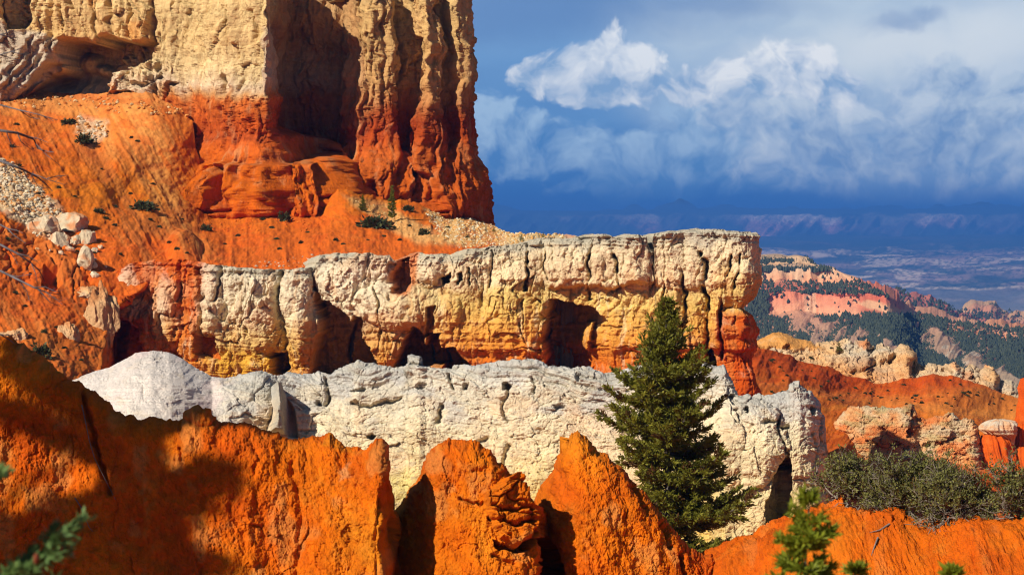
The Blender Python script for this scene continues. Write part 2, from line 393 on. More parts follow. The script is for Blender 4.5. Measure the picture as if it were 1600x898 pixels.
def cliff_wall(name, plan, nu, nv, top, bot, detail, mat, thick, cap_drop, crest_noise=None, nc=14, parent=None, smooth_n=9, bdir=(-0.25, 0.97), lat=0.3):
    """a wall standing on a ground plan (photo column, distance), free to overhang; detail -> (offset m, albedo)"""
    p = np.array(plan, float); XY = np.stack([(p[:, 0] - 800) / F * p[:, 1], p[:, 1]], -1)
    s = np.concatenate([[0], np.cumsum(np.hypot(*np.diff(XY, axis=0).T))])
    S = np.linspace(0, s[-1], nu)
    X = np.interp(S, s, XY[:, 0]); Y = np.interp(S, s, XY[:, 1])
    k = np.ones(smooth_n) / smooth_n
    pad = smooth_n // 2
    X = np.convolve(np.pad(X, pad, mode='reflect', reflect_type='odd'), k, 'valid'); Y = np.convolve(np.pad(Y, pad, mode='reflect', reflect_type='odd'), k, 'valid')
    kn = 4 * smooth_n + 1
    tx = np.gradient(X); ty = np.gradient(Y)
    kk = np.ones(kn) / kn
    tx = np.convolve(np.pad(tx, kn // 2, mode='edge'), kk, 'valid'); ty = np.convolve(np.pad(ty, kn // 2, mode='edge'), kk, 'valid')
    L = np.hypot(tx, ty) + 1e-9; nx = ty / L; ny = -tx / L
    px = 800 + X / Y * F
    tp = top(px)
    cn = crest_noise(S) if crest_noise is not None else 0 * S
    bt = bot(px)
    v = np.linspace(0, 1, nv)[:, None]
    py = bt[None] + (tp - bt)[None] * v
    py = py + cn[None] * np.exp(-(py - tp[None]) / 9.0)
    Z = (HZ - py) / F * Y[None]
    pxg = np.broadcast_to(px[None], py.shape).astype(np.float64); Sg = np.broadcast_to(S[None], py.shape)
    off, col = detail(pxg, py, Sg, Z, py - tp[None], nx[None], ny[None])
    side = lat * (fbm(Sg / (8 * lat + 2), Z / (7 * lat + 2), 4, 71) + 0.35 * fbm(Sg / 1.2, Z / 1.6, 3, 73))
    V = np.stack([X[None] + nx[None] * off * 0.55 + side, Y[None] + ny[None] * off, Z], -1)
    t = (np.arange(1, nc + 1) / nc)[:, None]
    crest = V[-1]
    C_ = np.repeat(crest[None], nc, 0).copy()
    C_[..., 0] += bdir[0] * thick * t; C_[..., 1] += bdir[1] * thick * t
    C_[..., 2] -= cap_drop * t ** 1.5
    C_[..., 2] += 0.10 * cap_drop * fbm(C_[..., 0] / thick * 6, C_[..., 1] / thick * 6, 4, 5) * np.minimum(t * 4, 1) - 0.0
    colC = np.repeat(col[-1][None], nc, 0)
    nb = 6; tb = (np.arange(1, nb + 1) / nb)[:, None]
    B = np.repeat(C_[-1][None], nb, 0).copy()
    B[..., 2] += (V[0][None, :, 2] - C_[-1][None, :, 2]) * tb
    B[..., 0] += bdir[0] * thick * 0.1 * tb; B[..., 1] += bdir[1] * thick * 0.1 * tb
    colB = np.repeat(col[-1][None], nb, 0)
    allV = np.concatenate([V, C_, B], 0)
    o = mesh_np(name, allV.reshape(-1, 3), grid_faces(nv + nc + nb, nu), mat, parent, np.concatenate([col, colC, colB], 0).reshape(-1, 3))
    remember(name, np.concatenate([V, C_], 0))
    return o

def blocks(s, z, wx, wz, seed, crack=0.10, wob=0.35):
    a = s / wx + wob * fbm(s / wx * 1.3, z / wz * 1.3, 3, seed + 1); b = z / wz + wob * fbm(s / wx * 1.3, z / wz * 1.3, 3, seed + 2)
    f1, f2, i, lx, ly, h2 = worley(a, b, seed, True)
    e = f2 - f1
    tilt = ((i * 7.31) % 1 - 0.5) * lx * 1.5 + (h2 - 0.5) * ly * 1.1       # every block has its own slanting face
    return 0.30 * (1 - np.minimum(f1, 1) ** 2), np.exp(-(e / crack) ** 2), i - 0.5 + 0.8 * tilt, e
def si(x, xs, ys, w=12.0):
    """linear interpolation with its corners rounded off over w"""
    return sum(np.interp(x + o * w, xs, ys) * k for o, k in ((-1.5, .1), (-1, .15), (-.5, .16), (0, .18), (.5, .16), (1, .15), (1.5, .1)))
def frac(s, z, wx, wz, seed, n=4, gain=0.5):
    """broken rock: flat facets with sharp steps at several sizes, fresh in some places and worn in others"""
    o = 0; amp = 1.0
    for k in range(n):
        p_, c_, i_, e_ = blocks(s, z, wx, wz, seed + 7 * k, 0.05, 0.45)
        m_ = 0.25 + 0.75 * sst(-0.25, 0.35, fbm(s / (wx * 2.2), z / (wz * 2.2), 3, seed + 5 * k + 2))
        o = o + amp * m_ * (i_ - 0.25 * c_); amp *= gain; wx *= 0.46; wz *= 0.46
    return o
def strata(s, z, th, seed, wav=0.35):
    q = z / th + wav * fbm(s / (th * 14), z / (th * 6), 3, seed)
    return fbm(q, s * 0 + s / (th * 60), 4, seed + 3, 0.6)
# ================================================================== GREAT CLIFF (upper left)
def d_cliff(px, py, S, Z, below, nx, ny):
    S, Z = S / 0.79, Z / 0.79
    wx = px + 5 * fbm(S / 4, Z / 4, 4, 11); wy = py + 5 * fbm(S / 4, Z / 4, 4, 12)
    up = 1 - sst(170, 250, wy)                                # 1 on the sheer upper face, 0 on the flared base
    right = sst(540, 580, px)
    off = 1.5 * fbm(S / 14, Z / 40, 4, 1)
    b1, c1, i1, e1 = blocks(S, Z, 4.6, 15, 3, 0.07, 0.4)
    b2, c2, i2, e2 = blocks(S, Z, 2.0, 5.0, 5, 0.07, 0.5)
    b3, c3, i3, e3 = blocks(S, Z, 0.9, 1.2, 7, 0.12)
    off = off + 1.3 * frac(S, Z, 4.4, 13, 3, 5, 0.60) * (0.6 + 0.4 * up) + 0.42 * fbm(S / 1.1, Z / 7, 5, 9, 0.62) - 0.9 * sst(0.72, 0.95, ridged(S / 3.4 + 0.12 * fbm(S, Z / 3, 4, 15), Z / 38, 3, 25)) - 0.4 * sst(0.75, 0.95, ridged(S / 1.3 + 0.15 * fbm(S, Z / 3, 4, 16), Z / 14, 3, 26))
    off = off + (2.4 * (ridged(S / 2.6 + 0.2 * fbm(S, Z / 4, 3, 6), Z / 16, 4, 24, 0.6) - 0.45) + 0.8 * frac(S, Z, 2.4, 6.5, 61, 4)) * sst(236, 262, wy) * sst(310, 340, px)
    fl = ridged(S / 2.4 + 0.3 * fbm(S / 3, Z / 10, 3, 4), Z / 26, 5, 21, 0.6)
    off = off + (fl - 0.4) * (0.7 + 0.9 * right)
    off = off + 0.16 * strata(S, Z, 2.0, 31)
    # pillars of the right-hand face
    for cx, r, a in ((585, 22, 1.6), (601, 12, 0.8), (668, 20, 2.0), (716, 14, 1.5), (640, 8, 0.5)):
        off = off + a * np.sqrt(np.clip(1 - ((wx - cx) / r) ** 2, 0, 1)) * (0.35 + 0.65 * (1 - sst(230, 330, py)))
    G1 = [(616, -80), (640, -80), (641, 40), (640, 60), (652, 62), (655, 120), (650, 150), (640, 205), (630, 236), (616, 232), (612, 150), (614, 90)]
    G2 = [(686, -80), (701, -80), (700, 60), (708, 100), (706, 180), (703, 225), (692, 240), (686, 150)]
    off = off - 2.8 * poly_in(wx, wy, G1, 5) - 1.7 * poly_in(wx, wy, G2, 4)
    off = off - 2.2 * poly_in(wx, wy, [(650, 262), (664, 270), (672, 300), (676, 335), (655, 335), (652, 300)], 5)
    off = off - 2.0 * poly_in(wx, wy, [(548, 278), (556, 286), (559, 302), (549, 304), (545, 288)], 4)
    off = off - 2.0 * poly_in(wx, wy, [(572, 282), (583, 296), (584, 312), (575, 308)], 4)
    # the left face: overhang with a shadowed alcove beneath
    A1 = [(86, 63), (112, 64), (140, 67), (172, 57), (187, 67), (237, 69), (230, 92), (208, 102), (165, 112), (152, 130), (158, 157), (40, 157), (62, 126), (84, 104), (80, 84)]
    a1 = poly_in(wx, wy, A1, 4)
    off = off - a1 * (12.0 - 5.5 * sst(110, 158, py))
    off = off + a1 * (2.8 * bump(wx, wy, 95, 92, 22, 18) + 3.2 * bump(wx, wy, 122, 104, 17, 9) + 1.5 * bump(wx, wy, 150, 84, 10, 7))
    lip = poly_in(wx, wy, [(80, -80), (240, -80), (238, 66), (188, 64), (172, 54), (140, 63), (86, 60)], 8)
    off = off + 1.3 * lip
    off = off - 4.2 * poly_in(wx, wy, [(18, -80), (46, -80), (49, 22), (44, 40), (36, 47), (16, 46), (10, 20)], 4)
    # pale slanting buttress left of the alcove
    for q in range(4):
        off = off + 1.4 * np.exp(-(((wx - (8 + 17 * q)) + (wy - 100) * 0.75) / 7.0) ** 2) * sst(44, 60, wy) * (1 - sst(135, 160, wy))
    off = off - 2.2 * poly_in(wx, wy, [(70, 98), (82, 97), (76, 112), (58, 128), (40, 152), (26, 157), (48, 128)], 5)
    for pts, wd, dp in (([(98, -70), (112, 14)], 3, 1.6), ([(142, -60), (149, 26)], 4, 1.6), ([(176, 0), (180, 60)], 3, 1.2), ([(203, -10), (207, 60)], 2.5, 1.2),
                        ([(239, -60), (240, 70)], 2.5, 1.4), ([(92, 10), (94, 40)], 3, 1.0), ([(388, 20), (396, 60)], 5, 1.5)):
        off = off - dp * line_in(wx, wy, pts, wd)
    # small hollows in the shattered band
    for cx, cy_, rx, ry, a in ((245, 108, 10, 8, 2.0), (252, 124, 9, 6, 2), (240, 141, 12, 7, 2.2), (268, 146, 6, 12, 2.2), (277, 135, 10, 4, 1.6), (180, 146, 22, 6, 1.8), (210, 130, 20, 6, 1.6)):
        off = off - a * bump(wx, wy, cx, cy_, rx, ry, 0.5)
    shat = poly_in(wx, wy, [(160, 115), (240, 95), (300, 130), (300, 150), (250, 165), (155, 160)], 12)
    off = off + shat * (1.0 * i2 + 0.7 * i3)
    # dark red block beneath the great prow
    off = off + poly_in(wx, wy, [(346, 150), (430, 150), (430, 205), (350, 215)], 8) * (0.6 + 0.9 * i2 + 0.6 * i3)
    off = off - 1.8 * line_in(wx, wy, [(348, 125), (350, 170), (346, 190), (355, 215)], 4)
    # the base flares out; it fills the great recess below a curved line
    shelf = np.interp(px, [300, 424, 430, 448, 466, 500, 530, 545, 556, 566, 800], [196, 200, 206, 228, 246, 252, 252, 238, 214, 205, 210])
    skirt = np.interp(px, [0, 230, 300, 330, 520, 560, 650, 720, 760], [2, 4, 8, 8, 8, 7.0, 6.0, 4.0, 2.2])
    f = sst(-6, 110, wy - shelf)
    off = off + skirt * f
    inrec = poly_in(px, py * 0 + 100, [(433, 0), (553, 0), (553, 200), (433, 200)], 3)
    depth_rec = np.interp(px, [416, 420, 426, 432, 460, 540, 550], [0, 2, 14, 21, 25, 25, 0])
    fillr = sst(-2, 16, wy - shelf) * depth_rec
    off = off + fillr
    # ledge over fluted buttress, gullies in it
    led = sst(253, 259, wy + 2 * fbm(S / 3, Z * 0, 3, 41)) * np.interp(px, [310, 335, 520, 545, 560], [0, 1, 1, 0.3, 0]) * (1 - 0.8 * sst(325, 352, py))
    off = off + 2.6 * led
    for pts, wd, dp in (([(372, 272), (380, 300), (392, 322)], 10, 4.0), ([(346, 262), (372, 266)], 5, 1.0), ([(322, 318), (321, 345)], 4, 2.5), ([(508, 258), (506, 300)], 3, 2.2), ([(444, 262), (440, 305)], 6, 1.7),
                        ([(425, 262), (422, 282)], 4, 1.2), ([(400, 262), (405, 280)], 4, 1.4), ([(325, 328), (355, 332), (392, 326)], 2.5, 1.6), ([(440, 308), (468, 312)], 2.0, 1.3), ([(468, 262), (470, 300)], 2.5, 0.9)):
        off = off - dp * line_in(wx, wy, pts, wd)
    off = off + 2.4 * bump(wx, wy, 358, 300, 24, 34, 0.7) + 1.8 * bump(wx, wy, 488, 300, 20, 46, 0.6) + 1.5 * bump(wx, wy, 527, 282, 22, 22, 0.6) + 1.4 * bump(wx, wy, 570, 278, 14, 24) + 1.6 * bump(wx, wy, 620, 300, 16, 34)
    off = off + 1.3 * bump(wx, wy, 690, 312, 26, 30) + 1.2 * bump(wx, wy, 655, 322, 26, 10, 0.5)
    # right-hand silhouette of the foot
    off = off + nx * np.interp(py, [180, 210, 240, 262, 280, 300, 320, 345, 360], [0, 0.2, 0.6, 1.2, 1.5, 1.5, 1.2, 1.5, 2.2])
    off = off * 0.79
    # colour by bed
    q = wy + 6 * fbm(S / 6, Z / 30, 4, 51) + 9 * fbm(S / 1.6, Z / 18, 4, 52)
    colL = ramp_c(q, [(-80, (236, 202, 142)), (20, (236, 196, 130)), (60, (232, 186, 118)), (100, (240, 208, 152)), (132, (236, 206, 168)), (146, (226, 166, 104)), (156, (218, 116, 46)), (190, (210, 92, 28)), (214, (186, 82, 30)), (222, (214, 98, 30)), (260, (218, 104, 18)), (300, (214, 102, 14)), (350, (216, 92, 18))])
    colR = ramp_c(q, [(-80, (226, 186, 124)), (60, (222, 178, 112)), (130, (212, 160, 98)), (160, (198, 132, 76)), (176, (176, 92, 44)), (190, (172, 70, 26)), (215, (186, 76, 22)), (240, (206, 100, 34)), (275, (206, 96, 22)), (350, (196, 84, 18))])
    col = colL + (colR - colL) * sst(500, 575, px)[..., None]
    pr = poly_in(wx, wy, [(236, -80), (432, -80), (432, 150), (300, 150), (240, 90)], 20)
    col = cmix(col, (236, 204, 142), 0.55 * pr * (1 - sst(100, 150, q)))
    ora = sst(0.15, 0.6, fbm(S / 7, Z / 9, 4, 61)) * (1 - sst(120, 160, q)) * (1 - sst(200, 260, px))
    col = cmix(col, (222, 142, 52), 0.6 * ora)
    gry = poly_in(wx, wy, [(0, 20), (16, 48), (60, 52), (84, 62), (88, 90), (60, 126), (20, 158), (-10, 158), (-10, 20)], 10)
    col = cmix(col, (206, 190, 168), 0.75 * gry)
    col = cmix(col, (200, 176, 150), 0.7 * poly_in(wx, wy, [(405, 40), (440, 40), (438, 140), (408, 140)], 10))
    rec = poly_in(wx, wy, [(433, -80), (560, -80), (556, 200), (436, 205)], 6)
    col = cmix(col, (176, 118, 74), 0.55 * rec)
    stk = sst(0.1, 0.7, fbm((S + 0.5 * fbm(S / 2, Z / 4, 4, 72)) / 1.0, Z / 14, 4, 71))
    col = cmix(col, (170, 74, 24), 0.30 * stk * sst(120, 180, q) + 0.10 * stk)
    pale = sst(0.25, 0.8, fbm(S / 1.1, Z / 20, 4, 73)) * sst(215, 240, q) * (1 - sst(270, 290, q))
    col = cmix(col, (226, 160, 100), 0.5 * pale)
    band = np.exp(-((q - 214) / 3.5) ** 2)
    col = cmix(col, (150, 62, 24), 0.35 * band)
    col = cmul(col, 1 + 0.10 * strata(S, Z, 1.3, 81) + 0.05 * fbm(S / 0.6, Z / 0.6, 3, 82))
    return off, np.clip(col, 0.002, 0.9)
plan = [(-170, 402), (0, 394), (60, 397), (240, 391), (300, 388), (350, 382), (414, 377), (420, 379), (423, 391), (429, 398), (460, 403), (540, 403), (547, 393), (557, 389), (600, 391), (640, 394), (655, 391), (690, 393), (706, 393.5), (720, 395), (727, 398), (729, 410), (700, 450), (640, 500)]
plan = [(a_, b_ * 0.79) for a_, b_ in plan]
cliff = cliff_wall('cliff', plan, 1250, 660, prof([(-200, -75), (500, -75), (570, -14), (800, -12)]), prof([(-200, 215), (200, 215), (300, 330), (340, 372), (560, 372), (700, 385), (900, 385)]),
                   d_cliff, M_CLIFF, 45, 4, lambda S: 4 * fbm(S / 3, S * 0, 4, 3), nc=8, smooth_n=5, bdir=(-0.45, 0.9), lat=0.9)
tag(cliff, 'towering sheer cliff banded cream above and orange below at upper left', 'cliff')

# ================================================================== SLOPE below the great cliff
def tps(pts, lam=0.3):
    p = np.array(pts, float); x = p[:, :2] / 100.0; y = np.log(p[:, 2])
    def U(r2): return np.where(r2 > 0, r2 * np.log(r2 + 1e-12), 0)
    r2 = ((x[:, None] - x[None]) ** 2).sum(-1); n = len(p)
    K = U(r2) + lam * 0.01 * np.eye(n); Pm = np.concatenate([np.ones((n, 1)), x], 1)
    Amat = np.zeros((n + 3, n + 3)); Amat[:n, :n] = K; Amat[:n, n:] = Pm; Amat[n:, :n] = Pm.T
    wv = np.linalg.solve(Amat, np.concatenate([y, np.zeros(3)]))
    def f(px, py):
        q = np.stack([px.ravel(), py.ravel()], -1) / 100.0; out = np.zeros(len(q))
        for i in range(n): out += wv[i] * U(((q - x[i]) ** 2).sum(-1))
        out += wv[n] + q @ wv[n + 1:]
        return np.exp(out).reshape(px.shape)
    return f
SLOPE_PTS = [(-160, 150, 303), (0, 154, 297), (120, 156, 298), (230, 158, 292), (300, 200, 290), (322, 270, 288), (330, 330, 285.5), (420, 345, 280.5), (500, 345, 280.5), (540, 308, 283), (600, 325, 286), (660, 326, 288), (710, 345, 292), (770, 352, 294),
             (200, 300, 277), (230, 360, 263), (150, 370, 257), (100, 300, 269), (0, 240, 277), (-150, 230, 279), (60, 350, 258), (0, 330, 255), (0, 420, 238), (60, 430, 242), (110, 440, 243), (250, 404, 255), (200, 412, 251), (160, 440, 245),
             (330, 412, 252), (420, 413, 253), (500, 396, 257), (610, 388, 259), (650, 385, 259), (720, 378, 261), (800, 372, 263), (880, 368, 269), (560, 360, 270), (440, 385, 263), (640, 355, 273), (720, 362, 270), (270, 300, 283), (280, 380, 262),
             (0, 520, 214), (60, 550, 206), (120, 575, 206), (140, 540, 221), (-150, 420, 236), (-150, 560, 194), (60, 640, 184), (180, 590, 211)]
SLOPE_PTS = [(x_, y_, d_ + max(0, d_ - 255) * 0.36) for x_, y_, d_ in SLOPE_PTS]
fD = tps(SLOPE_PTS)
def dslope(px, py, b):
    wallD = np.interp(px, [120, 165, 200, 330, 470, 700, 1000], [262, 252, 247, 243, 241, 240, 237])
    lim = wallD + (-60 + 65 * sst(0, 1, (px - 140) / (42 + 62 * (1 - sst(440, 500, py))))) + 0.10 * np.clip(topW(px) + 6 - py, -40, 400)
    d = fD(px, py)
    return np.maximum(d, lim) + 0.5 * np.exp(-np.abs(d - lim) / 2.0)
def d_slope(px, py, V, below):
    X, Y, Z = V[..., 0], V[..., 1], V[..., 2]
    g = 0.5 * px + -0.0 * py
    lx = px + 6 * fbm(px / 40, py / 40, 3, 3)
    # rills run down the fall line (to the lower right on the left flank)
    fall = px - 0.55 * py
    left = 1 - sst(280, 340, px)
    u = np.where(px < 320, fall, px)
    off = 0.35 * fbm(px / 60, py / 60, 3, 5) + 0.22 * (ridged(fall / 26, py / 160, 4, 7) - 0.4) * left + 0.15 * (ridged(px / 22, py / 90, 4, 8) - 0.4) * (1 - left) + 0.10 * fbm(px / 7, py / 7, 4, 9)
    # lumpy spur on the left, stepped ledges
    spur = poly_in(px, py, [(-10, 330), (60, 375), (150, 410), (180, 450), (120, 470), (60, 440), (-10, 420)], 20)
    b2, c2, i2, e2 = blocks(px / 10, py / 10, 3.2, 2.2, 15, 0.12)
    off = off + spur * (0.3 * b2 + 0.45 * i2 - 0.25 * c2)
    off = off + 0.9 * bump(lx, py, 90, 415, 55, 40) - 1.6 * poly_in(lx, py, [(70, 425), (92, 428), (96, 445), (86, 455), (72, 446)], 5)
    off = off + 1.2 * bump(lx, py, 290, 385, 30, 30)
    col = ramp_c(py + 8 * fbm(px / 50, py / 20, 3, 21), [(150, (214, 134, 66)), (190, (214, 114, 36)), (230, (206, 94, 20)), (300, (214, 116, 18)), (360, (210, 98, 22)), (410, (212, 98, 24)), (470, (212, 98, 26)), (540, (206, 108, 34)), (620, (206, 104, 30))])
    chute = poly_in(px + 8 * fbm(px / 20, py / 20, 3, 31), py, [(232, 160), (260, 170), (300, 330), (345, 405), (300, 405), (245, 330), (205, 270), (90, 165)], 26) * (0.35 + 0.65 * sst(-0.2, 0.5, fbm(fall / 9, py / 80, 3, 33)))
    col = cmix(col, (226, 158, 80), 0.62 * chute)
    ch2 = poly_in(px + 6 * fbm(px / 20, py / 20, 3, 35), py, [(540, 308), (600, 318), (700, 372), (690, 384), (650, 380), (585, 345)], 12)
    col = cmix(col, (222, 172, 102), 0.75 * ch2)
    ch3 = poly_in(px + 6 * fbm(px / 20, py / 20, 3, 36), py, [(660, 326), (715, 335), (790, 352), (880, 365), (880, 385), (700, 385), (690, 360)], 12)
    col = cmix(col, (216, 196, 158), 0.9 * sst(770, 800, px))
    col = cmix(col, (228, 190, 124), 0.80 * ch3 * (0.5 + 0.5 * sst(-0.3, 0.4, fbm(px / 12, py / 12, 3, 39))))
    scr = poly_in(px + 6 * fbm(px / 15, py / 15, 3, 37), py, [(-20, 236), (30, 262), (90, 320), (115, 350), (70, 380), (36, 352), (0, 320), (-20, 310)], 10)
    col = cmix(col, (226, 206, 160), 0.75 * scr)
    scr2 = poly_in(px + 6 * fbm(px / 12, py / 12, 3, 38), py, [(122, 178), (165, 190), (168, 212), (140, 226), (118, 205)], 12)
    col = cmix(col, (226, 198, 158), 0.6 * scr2)
    rk = poly_in(lx, py, [(-10, 515), (20, 520), (42, 545), (40, 565), (-10, 560)], 8)
    col = cmix(col, (220, 170, 120), 0.5 * rk)
    red = sst(0.1, 0.5, fbm(px / 30, py / 12, 3, 41))
    col = cmix(col, (206, 78, 16), 0.35 * red)
    ln = sst(0.35, 0.7, ridged(fall / 22, py / 160, 3, 43)) * left
    col = cmix(col, (190, 122, 60), 0.35 * ln)
    col = cmul(col, 1.06 * (1 + 0.10 * fbm(px / 3, py / 3, 3, 45)))
    return off, np.clip(col, 0.002, 0.9)
topW = prof([(120, 470), (170, 446), (190, 418), (208, 412), (240, 404), (300, 408), (330, 413), (360, 416), (432, 421), (488, 417), (500, 399), (530, 396), (572, 395), (604, 398), (614, 409), (640, 400), (650, 395), (716, 400), (728, 389), (772, 386), (830, 378), (848, 373), (904, 371), (918, 381), (926, 367), (948, 364), (974, 373), (984, 366), (1012, 367), (1016, 388), (1022, 388), (1026, 364), (1050, 359), (1100, 358), (1150, 360), (1188, 366), (1300, 368)])
SK_TOP = prof([(-160, 145), (240, 145), (300, 190), (330, 305), (520, 305), (540, 295), (660, 318), (712, 338), (760, 350), (800, 364), (880, 366), (960, 380)])
slope = relief('talus_slope', -160, 960, 900, 500, SK_TOP, lambda px: np.interp(px, [-160, 160, 200, 330, 420], [640, 640, 600, 590, 590]) * (px < 420) + (px >= 420) * 0 + np.where(px < 420, 0, topW(px) + 11) if False else np.where(px < 330, np.interp(px, [-160, 160, 200, 330], [640, 640, 610, 600]), np.interp(px, [330, 430], [600, 0]) + (topW(px) + 11) * np.interp(px, [330, 430], [0, 1])), dslope, d_slope, M_SLOPE, back=(5, 20, 12))
tag(slope, kind='structure')

# ================================================================== UPPER WALL (middle)
def d_wall(px, py, S, Z, below, nx, ny):
    wx = px + 5 * fbm(S / 1.8, Z / 1.8, 5, 11, 0.62); wy = py + 5 * fbm(S / 1.8, Z / 1.8, 5, 12, 0.62)
    right = sst(680, 760, px)
    off = 0.7 * fbm(S / 9, Z / 9, 3, 1)
    b1, c1, i1, e1 = blocks(S, Z, 3.4, 6.5, 3, 0.09)
    b2, c2, i2, e2 = blocks(S, Z, 1.5, 1.5, 5, 0.10)
    b3, c3, i3, e3 = blocks(S, Z, 0.6, 0.45, 7, 0.12)
    off = off + 0.75 * frac(S, Z, 3.2, 4.4, 3, 4, 0.5) + 0.3 * b1 - 0.2 * c1
    off = off + 0.22 * fbm(S / 0.9, Z / 1.1, 5, 9, 0.6) + 0.20 * strata(S, Z, 1.0, 31) * (0.4 + 0.8 * sst(470, 540, py))
    off = off + 0.25 * (ridged(S / 1.6, Z / 12, 4, 21) - 0.4)
    capz = 1 - sst(6, 22, below + 5 * fbm(S / 1.3, S * 0, 3, 23))
    off = off + capz * (0.35 * strata(S, Z, 0.5, 33) + 0.35 * i3 + 0.3 * i2 - 0.15) - 0.5 * (1 - sst(0, 6, below))
    lmod = fbm(S / 1.6, Z / 1.6, 3, 45)
    # blocks overhanging at mid height on the right part
    top_blk = np.interp(px, [700, 850, 860, 1015, 1030, 1125], [0, 0, 1, 1, 0.3, 0.3]) * (1 - sst(444, 452, wy + 3 * fbm(S / 1.5, S * 0, 3, 43)))
    off = off + 1.2 * top_blk
    band2 = sst(505, 512, wy) * (1 - sst(536, 590, py)) * sst(855, 870, px)
    off = off + 0.5 * band2 - 0.5 * sst(545, 550, wy) * right
    for pts, wd, dp in (([(831, 378), (830, 400), (825, 455)], 2.5, 1.6), ([(921, 366), (921, 420), (918, 470)], 3, 1.6), ([(958, 400), (966, 430), (968, 448), (955, 452)], 3.5, 1.8), ([(1018, 362), (1020, 386)], 4, 2.5), ([(1022, 386), (1024, 440), (1016, 452)], 2, 1.1),
                        ([(1068, 420), (1074, 450), (1068, 500)], 3.5, 1.8), ([(1097, 396), (1101, 440), (1108, 500), (1104, 552)], 4, 2.2), ([(1136, 400), (1138, 425)], 2.5, 1.2), ([(1152, 398), (1154, 440), (1150, 462)], 2.2, 1.2), ([(1126, 468), (1128, 510)], 4, 1.6), ([(1130, 490), (1126, 560)], 4, 1.6),
                        ([(856, 380), (856, 468)], 2, 0.9), ([(779, 470), (770, 500), (776, 545)], 1.6, 0.4), ([(820, 470), (818, 520)], 1.6, 0.5), ([(1040, 440), (1040, 480)], 2, 0.8), ([(1072, 500), (1066, 540)], 3, 1.0),
                        ([(925, 542), (1000, 545), (1100, 540)], 2, 0.6), ([(925, 512), (1010, 512), (1100, 508)], 2, 0.6), ([(740, 545), (850, 545)], 2, 0.5), ([(436, 425), (440, 470), (438, 555)], 4.5, 3.0), ([(340, 415), (346, 440), (338, 470)], 3, 1.6), ([(434, 552), (430, 592)], 4, 2.0),
                        ([(312, 420), (320, 500), (318, 560)], 3.5, 1.8), ([(283, 410), (285, 470)], 3, 1.2), ([(590, 440), (592, 490)], 2, 0.9), ([(570, 395), (575, 445)], 2, 0.8), ([(380, 500), (395, 545), (420, 560)], 2.5, 1.2), ([(736, 418), (734, 446)], 2, 1.0), ([(765, 392), (766, 450)], 1.8, 0.8)):
        off = off - dp * line_in(wx, wy, pts, wd * 0.7) * (0.25 + 0.85 * sst(-0.35, 0.3, lmod))
    # bulging pillars on the left half
    for cx, cy_, rx, ry, a, p in ((330, 470, 20, 55, 1.6, 0.6), (402, 480, 34, 80, 2.6, 0.6), (465, 480, 27, 90, 3.2, 0.6), (470, 520, 30, 40, 1.2, 0.6), (265, 485, 24, 70, 2.2, 0.6), (206, 455, 20, 50, 1.8, 0.6), (232, 520, 26, 50, 1.6, 0.7), (300, 530, 22, 40, 1.6, 0.6),
                                  (405, 575, 30, 24, 1.2, 0.7), (620, 478, 66, 36, 2.4, 0.5), (540, 440, 42, 44, 1.2, 0.7), (668, 420, 22, 30, 1.6, 0.7), (720, 395, 24, 60, 0.9, 0.6), (600, 550, 26, 34, 1.0, 0.8), (700, 488, 22, 28, 1.5, 0.6), (805, 500, 50, 90, 1.5, 0.7), (835, 520, 22, 60, 0.7, 0.6),
                                  (890, 410, 32, 38, 0.7, 0.5), (940, 410, 20, 42, 0.8, 0.5), (990, 410, 28, 44, 0.8, 0.5), (1048, 420, 20, 60, 0.6, 0.5), (1085, 450, 14, 70, 0.5, 0.5), (1118, 470, 16, 90, 0.7, 0.5)):
        off = off + 0.62 * a * bump(wx, wy, cx, cy_, rx, ry, p)
    # hollows and caves
    for pts, dp, ed in (([(489, 436), (500, 470), (520, 478), (540, 498), (536, 560), (528, 596), (474, 596), (484, 560), (500, 515)], 3.6, 5), ([(540, 508), (549, 494), (562, 497), (567, 530), (578, 545), (590, 590), (532, 590), (530, 540)], 6.5, 4),
                        ([(640, 507), (656, 520), (666, 545), (666, 580), (614, 582), (626, 540)], 5.0, 4), ([(666, 520), (690, 519), (694, 572), (664, 572)], 5.5, 3), ([(692, 546), (716, 544), (731, 570), (730, 590), (690, 590)], 4.0, 3),
                        ([(668, 480), (680, 478), (678, 520), (660, 522), (668, 505)], 1.3, 7), ([(618, 405), (632, 400), (640, 440), (632, 458), (615, 455), (612, 430)], 1.5, 9), ([(690, 432), (698, 424), (706, 436), (695, 442)], 1.2, 5), ([(716, 428), (723, 426), (724, 440), (716, 440)], 0.8, 4),
                        ([(180, 500), (205, 505), (222, 520), (232, 545), (226, 590), (165, 590)], 5.0, 5), ([(312, 520), (336, 525), (342, 560), (312, 552)], 2.6, 4), ([(415, 555), (440, 552), (448, 575), (430, 590), (420, 580)], 2.4, 4),
                        ([(1102, 552), (1112, 548), (1112, 575), (1098, 572)], 1.6, 3)):
        off = off - np.minimum(2.3 * dp, 9.0) * poly_in(wx, wy, pts, ed * 0.7)
    off = off - 10.0 * poly_in(wx, wy + 0 * px, [(856, 466), (872, 468), (925, 484), (952, 505), (968, 600), (852, 600)], 3) * (1 - 0.85 * sst(856, 965, px))
    off = off + 2.0 * poly_in(wx, wy, [(912, 505), (924, 502), (925, 530), (916, 552), (906, 548)], 3)
    # right end: heavy head on a waisted orange pillar
    off = off + nx * np.interp(py, [355, 366, 378, 400, 440, 455, 468, 480, 492, 520, 545, 570, 590, 610, 640], [-0.6, -0.2, 0.0, 0.2, 0.2, 0.0, -0.5, -1.0, -0.7, -0.6, -0.75, -0.6, -0.3, 0.2, 0.6]) * sst(0.15, 0.7, nx)
    pil = sst(1122, 1132, px)
